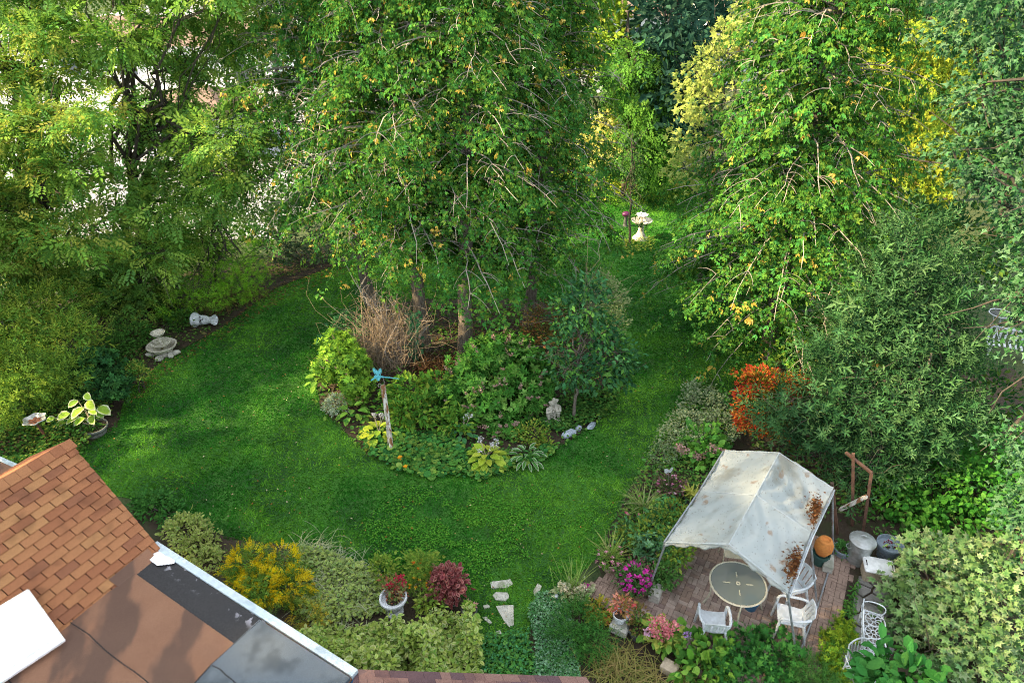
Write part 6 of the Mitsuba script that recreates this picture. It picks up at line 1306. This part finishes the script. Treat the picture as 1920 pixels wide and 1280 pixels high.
# ------------------------------------------------------------------ far buildings beyond the lot
def building(label, x0, x1, y, d, h, wall, wins, roofh=2.0):
    t = thing('neighbour_building', label, 'building')
    part(t, 'wall', box(x1 - x0, d, h, ((x0 + x1) / 2, y + d / 2, h / 2), .02), wall)
    rm = hull([(x0 - .5, y - .5, h), (x1 + .5, y - .5, h), (x0 - .5, y + d + .5, h), (x1 + .5, y + d + .5, h), (x0 + d * .3, y + d / 2, h + roofh), (x1 - d * .3, y + d / 2, h + roofh)])
    part(t, 'roof', rm, 'far_roof_mat')
    for (a, z, w, hh) in wins:
        w_ = part(t, 'window', box(w + .2, .10, hh + .2, (x0 + a, y - .02, z), .02), 'far_white_mat')
        part(w_, 'pane', box(w, .04, hh, (x0 + a, y - .08, z), .01), 'far_glass_mat')
building('pale building with a brown roof beyond the lot on the left', -42, -21, 64, 12, 3.6, 'far_white_mat', [(3, 1.8, 1.6, 1.2), (8, 1.8, 1.6, 1.2), (13, 1.8, 1.6, 1.2), (18, 1.6, 1.2, 2.2)], 1.8)
building('white two storey house far behind the backlit maple', 2, 13, 62, 9, 6.2, 'far_white_mat', [(2.5, 1.8, 1.3, 1.3), (6, 1.8, 1.3, 1.3), (2.5, 4.7, 1.3, 1.3), (6, 4.7, 1.3, 1.3), (9, 4.7, 1.3, 1.3)], 2.6)
building('grey blue house far behind the conical cedar', 18, 30, 66, 9, 6.5, 'grey_wall_mat', [(2.5, 1.8, 1.3, 1.3), (6, 4.8, 1.3, 1.3), (9, 4.8, 1.3, 1.3)], 2.8)
building('grey garage beyond the lot, glimpsed between the locust and the cedars', -22.5, -17.5, 42, 6, 2.6, 'grey_wall_mat', [(2.4, 1.2, 2.6, 2.0)], 1.2)
for lab, px, py, mat in (('teal bin at the edge of the lot seen through the left locust', 87, 300, 'turquoise_mat'), ('blue bin at the edge of the lot right of the teal one', 122, 312, 'blue_pot_mat')):
    t = thing('recycling_bin', lab, 'bin'); c = G(px, py)
    part(t, 'body', hull([c + d for d in ([-.28, -.3, .05], [.28, -.3, .05], [-.28, .3, .05], [.28, .3, .05], [-.36, -.38, 1.0], [.36, -.38, 1.0], [-.36, .38, 1.0], [.36, .38, 1.0])]), mat)
    part(t, 'lid', box(.80, .84, .08, c + [0, 0, 1.05], .03), mat)
    for s in (-1, 1): part(t, 'wheel', xf(lathe([(0, -.03), (.12, -.03), (.12, .03), (0, .03)], 14), c + [s * .3, .3, .12], 0, 0, math.pi / 2), 'black_mat')

# ------------------------------------------------------------------ plants along the house
VGs = [(.13, .22, .026), (.17, .26, .030), (.08, .17, .022), (.20, .28, .04)]
shrub('wintercreeper', 'yellow variegated shrub beside the corner of the shingled roof', [blob(355, 1000, 34, 24, 11.2, .45), blob(375, 1025, 32, 22, 10.7, .42), blob(340, 985, 26, 18, 11.6, .35), blob(390, 1045, 22, 18, 10.4, .3)], 330, 6, .06, OVS, .075, .05, VGs, [(.26, .28, .09)], seed=241)
shrub('peony_mound', 'dark green leafy mound at the lawn edge by the roof', [blob(290, 945, 28, 16, 12.2, .4), blob(318, 960, 22, 13, 11.8, .35), blob(270, 935, 18, 12, 12.5, .3)], 170, 6, .06, D, .10, .05, [(.025, .09, .018), (.035, .11, .02)], seed=242)
gr_ = [blob(470, 1060, 36, 26, 10.0, .45), blob(530, 1065, 40, 26, 9.9, .45), blob(500, 1100, 44, 30, 9.4, .5), blob(550, 1100, 34, 28, 9.5, .4), blob(455, 1095, 24, 22, 9.6, .3)]
t = shrub('goldenrod', 'clump of goldenrod with bright yellow flower plumes beside the eave', gr_, 300, 6, .07, TWIG, .20, .14, [(.06, .14, .02), (.09, .17, .025)], seed=243)
leafy(t, 'flower_plumes', crown([[b[0], b[1] - .05, b[2] + .10, b[3] * 1.0, b[4], b[5] * .9] for b in gr_], 170, 10, .045, FROND, .10, .08, [(.70, .52, .012), (.60, .46, .010), (.74, .58, .03)], seed=244, shell=.8, up=.4), 'petal')
t = thing('ribbon_grass', 'clump of white striped arching grass right of the goldenrod', 'grass'); c = G(640, 1110); r = RG(245)
for k, (px, py) in enumerate([(600, 1070), (650, 1080), (610, 1110), (670, 1105), (640, 1135), (585, 1045)]):
    spiky(t, G(px, py), 150, .62, [(.14, .20, .07), (.10, .17, .05), (.22, .25, .13)], 246 + k, .016, 1.5, lean=1.0, spread=.5, pal2=[(.30, .32, .20)], name='blades')
shrub('goldenrod', 'small yellow flowered sprigs at the right foot of the goldenrod by the eave', [blob(590, 1160, 26, 20, 8.9, .3), blob(560, 1140, 20, 14, 9.1, .25)], 90, 6, .05, TWIG, .16, .11, [(.10, .17, .025), (.42, .28, .02), (.16, .18, .03)], seed=255)
cover('wintercreeper_mat', 'wide mat of yellow and cream variegated ground cover along the front roof', px_poly([(590, 1195), (640, 1185), (700, 1190), (770, 1205), (850, 1165), (895, 1185), (905, 1240), (890, 1330), (700, 1400), (560, 1260)]), 9500, .02, .52, OVS, .088, .060, VGs + [(.16, .21, .03), (.05, .12, .02)], [(.28, .34, .09), (.20, .28, .06), (.34, .38, .14), (.14, .22, .04)], seed=256, upk=.55, lump=2.6, bumps=.15)
cover('wintercreeper_mat', 'strip of greener variegated ground cover between the ribbon grass and the urn', px_poly([(560, 1040), (640, 1050), (710, 1090), (735, 1150), (650, 1170), (600, 1190), (560, 1150)]), 3400, .02, .32, OVS, .08, .05, VGs[:3] + [(.05, .12, .03)], [(.22, .26, .09)], seed=257, upk=.8, lump=2.2, bumps=.4)
fill('yellow green leafy plants behind the white urn', [(720, 1065, 24, 16, 10.0), (790, 1060, 30, 22, 10.1), (810, 1130, 26, 18, 9.1)], None, None, None, None, 200, [(.12, .20, .025), (.08, .16, .02), (.16, .22, .03)], seed=258)
cover('lawn_weeds', 'low broad leaved weeds beside the stepping stones and the front roof', px_poly([(900, 1200), (990, 1180), (1010, 1290), (895, 1290)]), 1600, .02, .16, D, .07, .04, [(.03, .11, .02), (.05, .14, .025), (.03, .12, .04)], seed=259)
c = G(741, 1148); t = thing('white_urn', 'weathered white urn of crimson flowers at the left end of the pot group', 'potted plant')
part(t, 'pot', lathe([(0, 0), (.17, 0), (.18, .05), (.10, .10), (.12, .16), (.22, .28), (.255, .42), (.285, .45), (.28, .49), (.245, .49), (.22, .42), (0, .38)], 32, c), 'white_paint_mat', smooth=40)
part(t, 'soil', lathe([(0, .42), (.22, .40)], 20, c), 'soil_mat')
leafy(t, 'foliage', crown([[*(c + [.02, .06, .50]), .20, .2, .14], [*(c + [.0, .12, .70]), .20, .16, .14]], 90, 5, .05, D, .07, .04, [(.06, .10, .025), (.16, .05, .03), (.20, .16, .06)], seed=260))
for i, (x, y) in enumerate([(744, 1085), (752, 1082), (733, 1096), (745, 1105), (728, 1098), (757, 1092)]):
    head(t, Yp(x, y, c[1] + .06), .06, [(.42, .02, .06), (.52, .03, .09)], 261 + i, 26)
c = G(797, 1118); t = potted('marigold_pot', 'tan pot of orange and yellow marigolds between the white urn and the coleus', c, .15, .20, .28, 'tan_pot_mat')
mbs = [[*(c + [-.06, .0, .40]), .32, .26, .20], [*(c + [-.02, .18, .70]), .26, .2, .24]]
leafy(t, 'foliage', crown(mbs, 170, 6, .06, TWIG, .12, .09, [(.08, .16, .02), (.12, .19, .025), (.05, .12, .02)], seed=268)); dots(t, mbs[:1], 13, .042, [(.75, .40, .02), (.70, .18, .02), (.78, .48, .04)], 269); dots(t, mbs[1:], 5, .05, [(.70, .16, .02)], 270)
c = G(843, 1130); t = potted('coleus_pot', 'grey pot of dark red white edged coleus leaves', c, .15, .21, .28, 'grey_pot_mat')
leafy(t, 'foliage', crown([[*(c + [0, .03, .55]), .34, .30, .32], [*(c + [0, .06, .80]), .20, .18, .16]], 210, 4, .06, OVS, .095, .07, [(.07, .010, .014), (.10, .014, .018), (.05, .008, .012)], [(.26, .10, .09), (.16, .05, .05)], seed=271))
c = G(880, 1153); t = potted('succulent_pot', 'small dark pot of bright green and pink rosettes nearest the stepping stones', c, .11, .15, .20, 'dark_pot_mat')
for i in range(9):
    a = i * 2.4; k = math.sqrt(i / 9) * .12; r = RG(280 + i); pink = i in (3, 6, 8)
    m = stamp(tm_whorl(9, .9, .45, .45, .3, i), (c + [math.cos(a) * k, math.sin(a) * k, .22 + (.10 if not pink else 0)])[None], np.array([[0, 0, 1.0]]), np.array([[1.0, 0, 0]]), .12, .12, tint(r, [(.34, .16, .13)] if pink else [(.09, .19, .02)], 1))
    part(t, 'rosette', m[:2], 'leaf', color=m[2])
# the potted hosta at the left lawn edge
c = G(181, 812); t = potted('potted_hosta', 'white edged hosta in a round grey pot at the left lawn edge', c, .26, .33, .26, 'grey_pot_mat')
part(t, 'pot_band', lathe([(.29, .12), (.315, .13), (.32, .17), (.30, .18)], 30, c), 'dark_pot_mat', smooth=40)
leafy(t, 'moss', crown([[*(c + [0, 0, .20]), .20, .2, .05]], 80, 6, .04, D, .05, .03, [(.04, .12, .02), (.06, .15, .02)], seed=290))
r = RG(291)
for i, (x, y, l) in enumerate([(117, 778, .36), (112, 793, .36), (136, 755, .28), (144, 771, .42), (133, 786, .34), (147, 788, .32), (168, 757, .40), (173, 768, .32), (194, 767, .42), (171, 784, .36), (163, 742, .30), (93, 785, .26), (187, 776, .26)]):
    p = Yp(x, y, c[1] - .15); o_ = unit((p - c) * [1, 1, 0] + [.02, -.15, 0])
    st = p - o_ * l * .5
    m = stamp(tm_oval(.45), st[None], (o_ + [0, 0, -.1])[None], (np.array([0, -.45, .9]) + r.normal(0, .15, 3))[None], l, l * .72, tint(r, [(.17, .30, .03), (.14, .26, .03)], 1, .1), tint(r, [(.62, .64, .42)], 1, .05))
    lf = part(t, 'leaf', m[:2], 'leaf', smooth=True, color=np.clip(m[2], 0, .9))
    part(lf, 'stalk', tube(spline([c + [0, 0, .22], (c + st) / 2 + [0, 0, .2], st], 6), .010, 4), 'tan_pot_mat')

# ------------------------------------------------------------------ lawn grass
LW = LAWN.difference(ISLAND.buffer(-.05)).difference(PATIO.buffer(-.03))
def dens(q): return np.clip((9.0 / np.maximum(q[:, 1], 7)) ** 1.15, .05, 1)
n = 230000; q = in_poly(LW, n, 301, dens); r = RG(302)
def keepoff(q):
    k = np.ones(len(q), bool)
    for key in list(labels):
        if key.startswith('stepping_stone'):
            v = meshkit.WRITTEN[scene[key]['filename']][0]
            k &= ~shapely.contains_xy(shapely.MultiPoint(v[:, :2]).convex_hull.buffer(-.03), q[:, 0], q[:, 1])
    return q[k]
q = keepoff(q); n = len(q)
p3 = np.c_[q, q[:, 0] * 0]
tall = nfbm(p3 * [1.1, 1.1, 1], 3, 5); tuft = nz(p3 * 7.0, 6); yel = nfbm(p3 * [.55, .55, 1] + 40, 4, 7)
L = (.045 + .085 * tall * tuft) * r.uniform(.6, 1.3, n) * (1 + .015 * q[:, 1])
la = 6.28 * nz(p3 * 2.4, 8) * 2 + r.normal(0, .8, n)
ax_ = np.c_[np.cos(la), np.sin(la), r.uniform(.35, 1.4, n)]
k = np.clip((yel - .42) * 4.6 + r.normal(0, .25, n), 0, 1)[:, None]
dark, lite = np.array([.014, .080, .008]), np.array([.066, .195, .016])
col = (dark * (1 - k) + lite * k) * np.exp(r.normal(0, .22, (n, 1))) * (.72 + .56 * tuft[:, None])
m = stamp(tm_tri(), p3 + [0, 0, .0], ax_, r.normal(size=(n, 3)) + [0, -.6, .6], L, (.010 + .0009 * q[:, 1]) * r.uniform(.7, 1.4, n), col)
labels['grass'] = {'label': 'thick uneven green lawn grass', 'category': 'grass', 'kind': 'stuff'}
put('grass', m[:2], 'leaf', color=np.clip(m[2], 0, .6))
CLV = Polygon(px_poly([(640, 1000), (760, 900), (1150, 900), (1130, 1010), (1060, 1090), (900, 1120), (720, 1070)]))
q = keepoff(in_poly(CLV.intersection(LW), 24000, 303)); n = len(q); r = RG(304)
edge = shapely.distance(shapely.points(q), CLV.exterior)
q = q[(nfbm(np.c_[q * 1.6, q[:, 0] * 0], 3, 9) + .12 * (r.random(len(q)) - .5) > .42) & (r.random(len(q)) < np.clip(edge / 1.1, 0, 1))]; n = len(q)
m = stamp(D, np.c_[q, r.uniform(.03, .09, n)], r.normal(size=(n, 3)) * [1, 1, .25], r.normal(0, .4, (n, 3)) + [0, 0, 1], .042 * np.exp(r.normal(0, .25, n)), .034, tint(r, [(.026, .12, .012), (.042, .15, .014), (.065, .19, .018)], n, .2))

labels['clover'] = {'label': 'patch of clover in the lawn nearest the house and patio', 'category': 'clover', 'kind': 'stuff'}
put('clover', m[:2], 'leaf', color=np.clip(m[2], 0, .6))
q = in_poly(LW, 900, 305, dens); r = RG(306); n = len(q)
m = stamp(D, np.c_[q, r.uniform(.05, .09, n)], r.normal(size=(n, 3)) * [1, 1, .2], r.normal(0, .3, (n, 3)) + [0, 0, 1], r.uniform(.03, .075, n), r.uniform(.02, .045, n), tint(r, [(.30, .20, .08), (.22, .10, .03), (.42, .36, .22), (.35, .14, .04)], n, .25))
labels['fallen_leaves'] = {'label': 'small dry fallen leaves scattered over the lawn', 'category': 'fallen leaves', 'kind': 'stuff'}
put('fallen_leaves', m[:2], 'dry', color=np.clip(m[2], 0, .8))
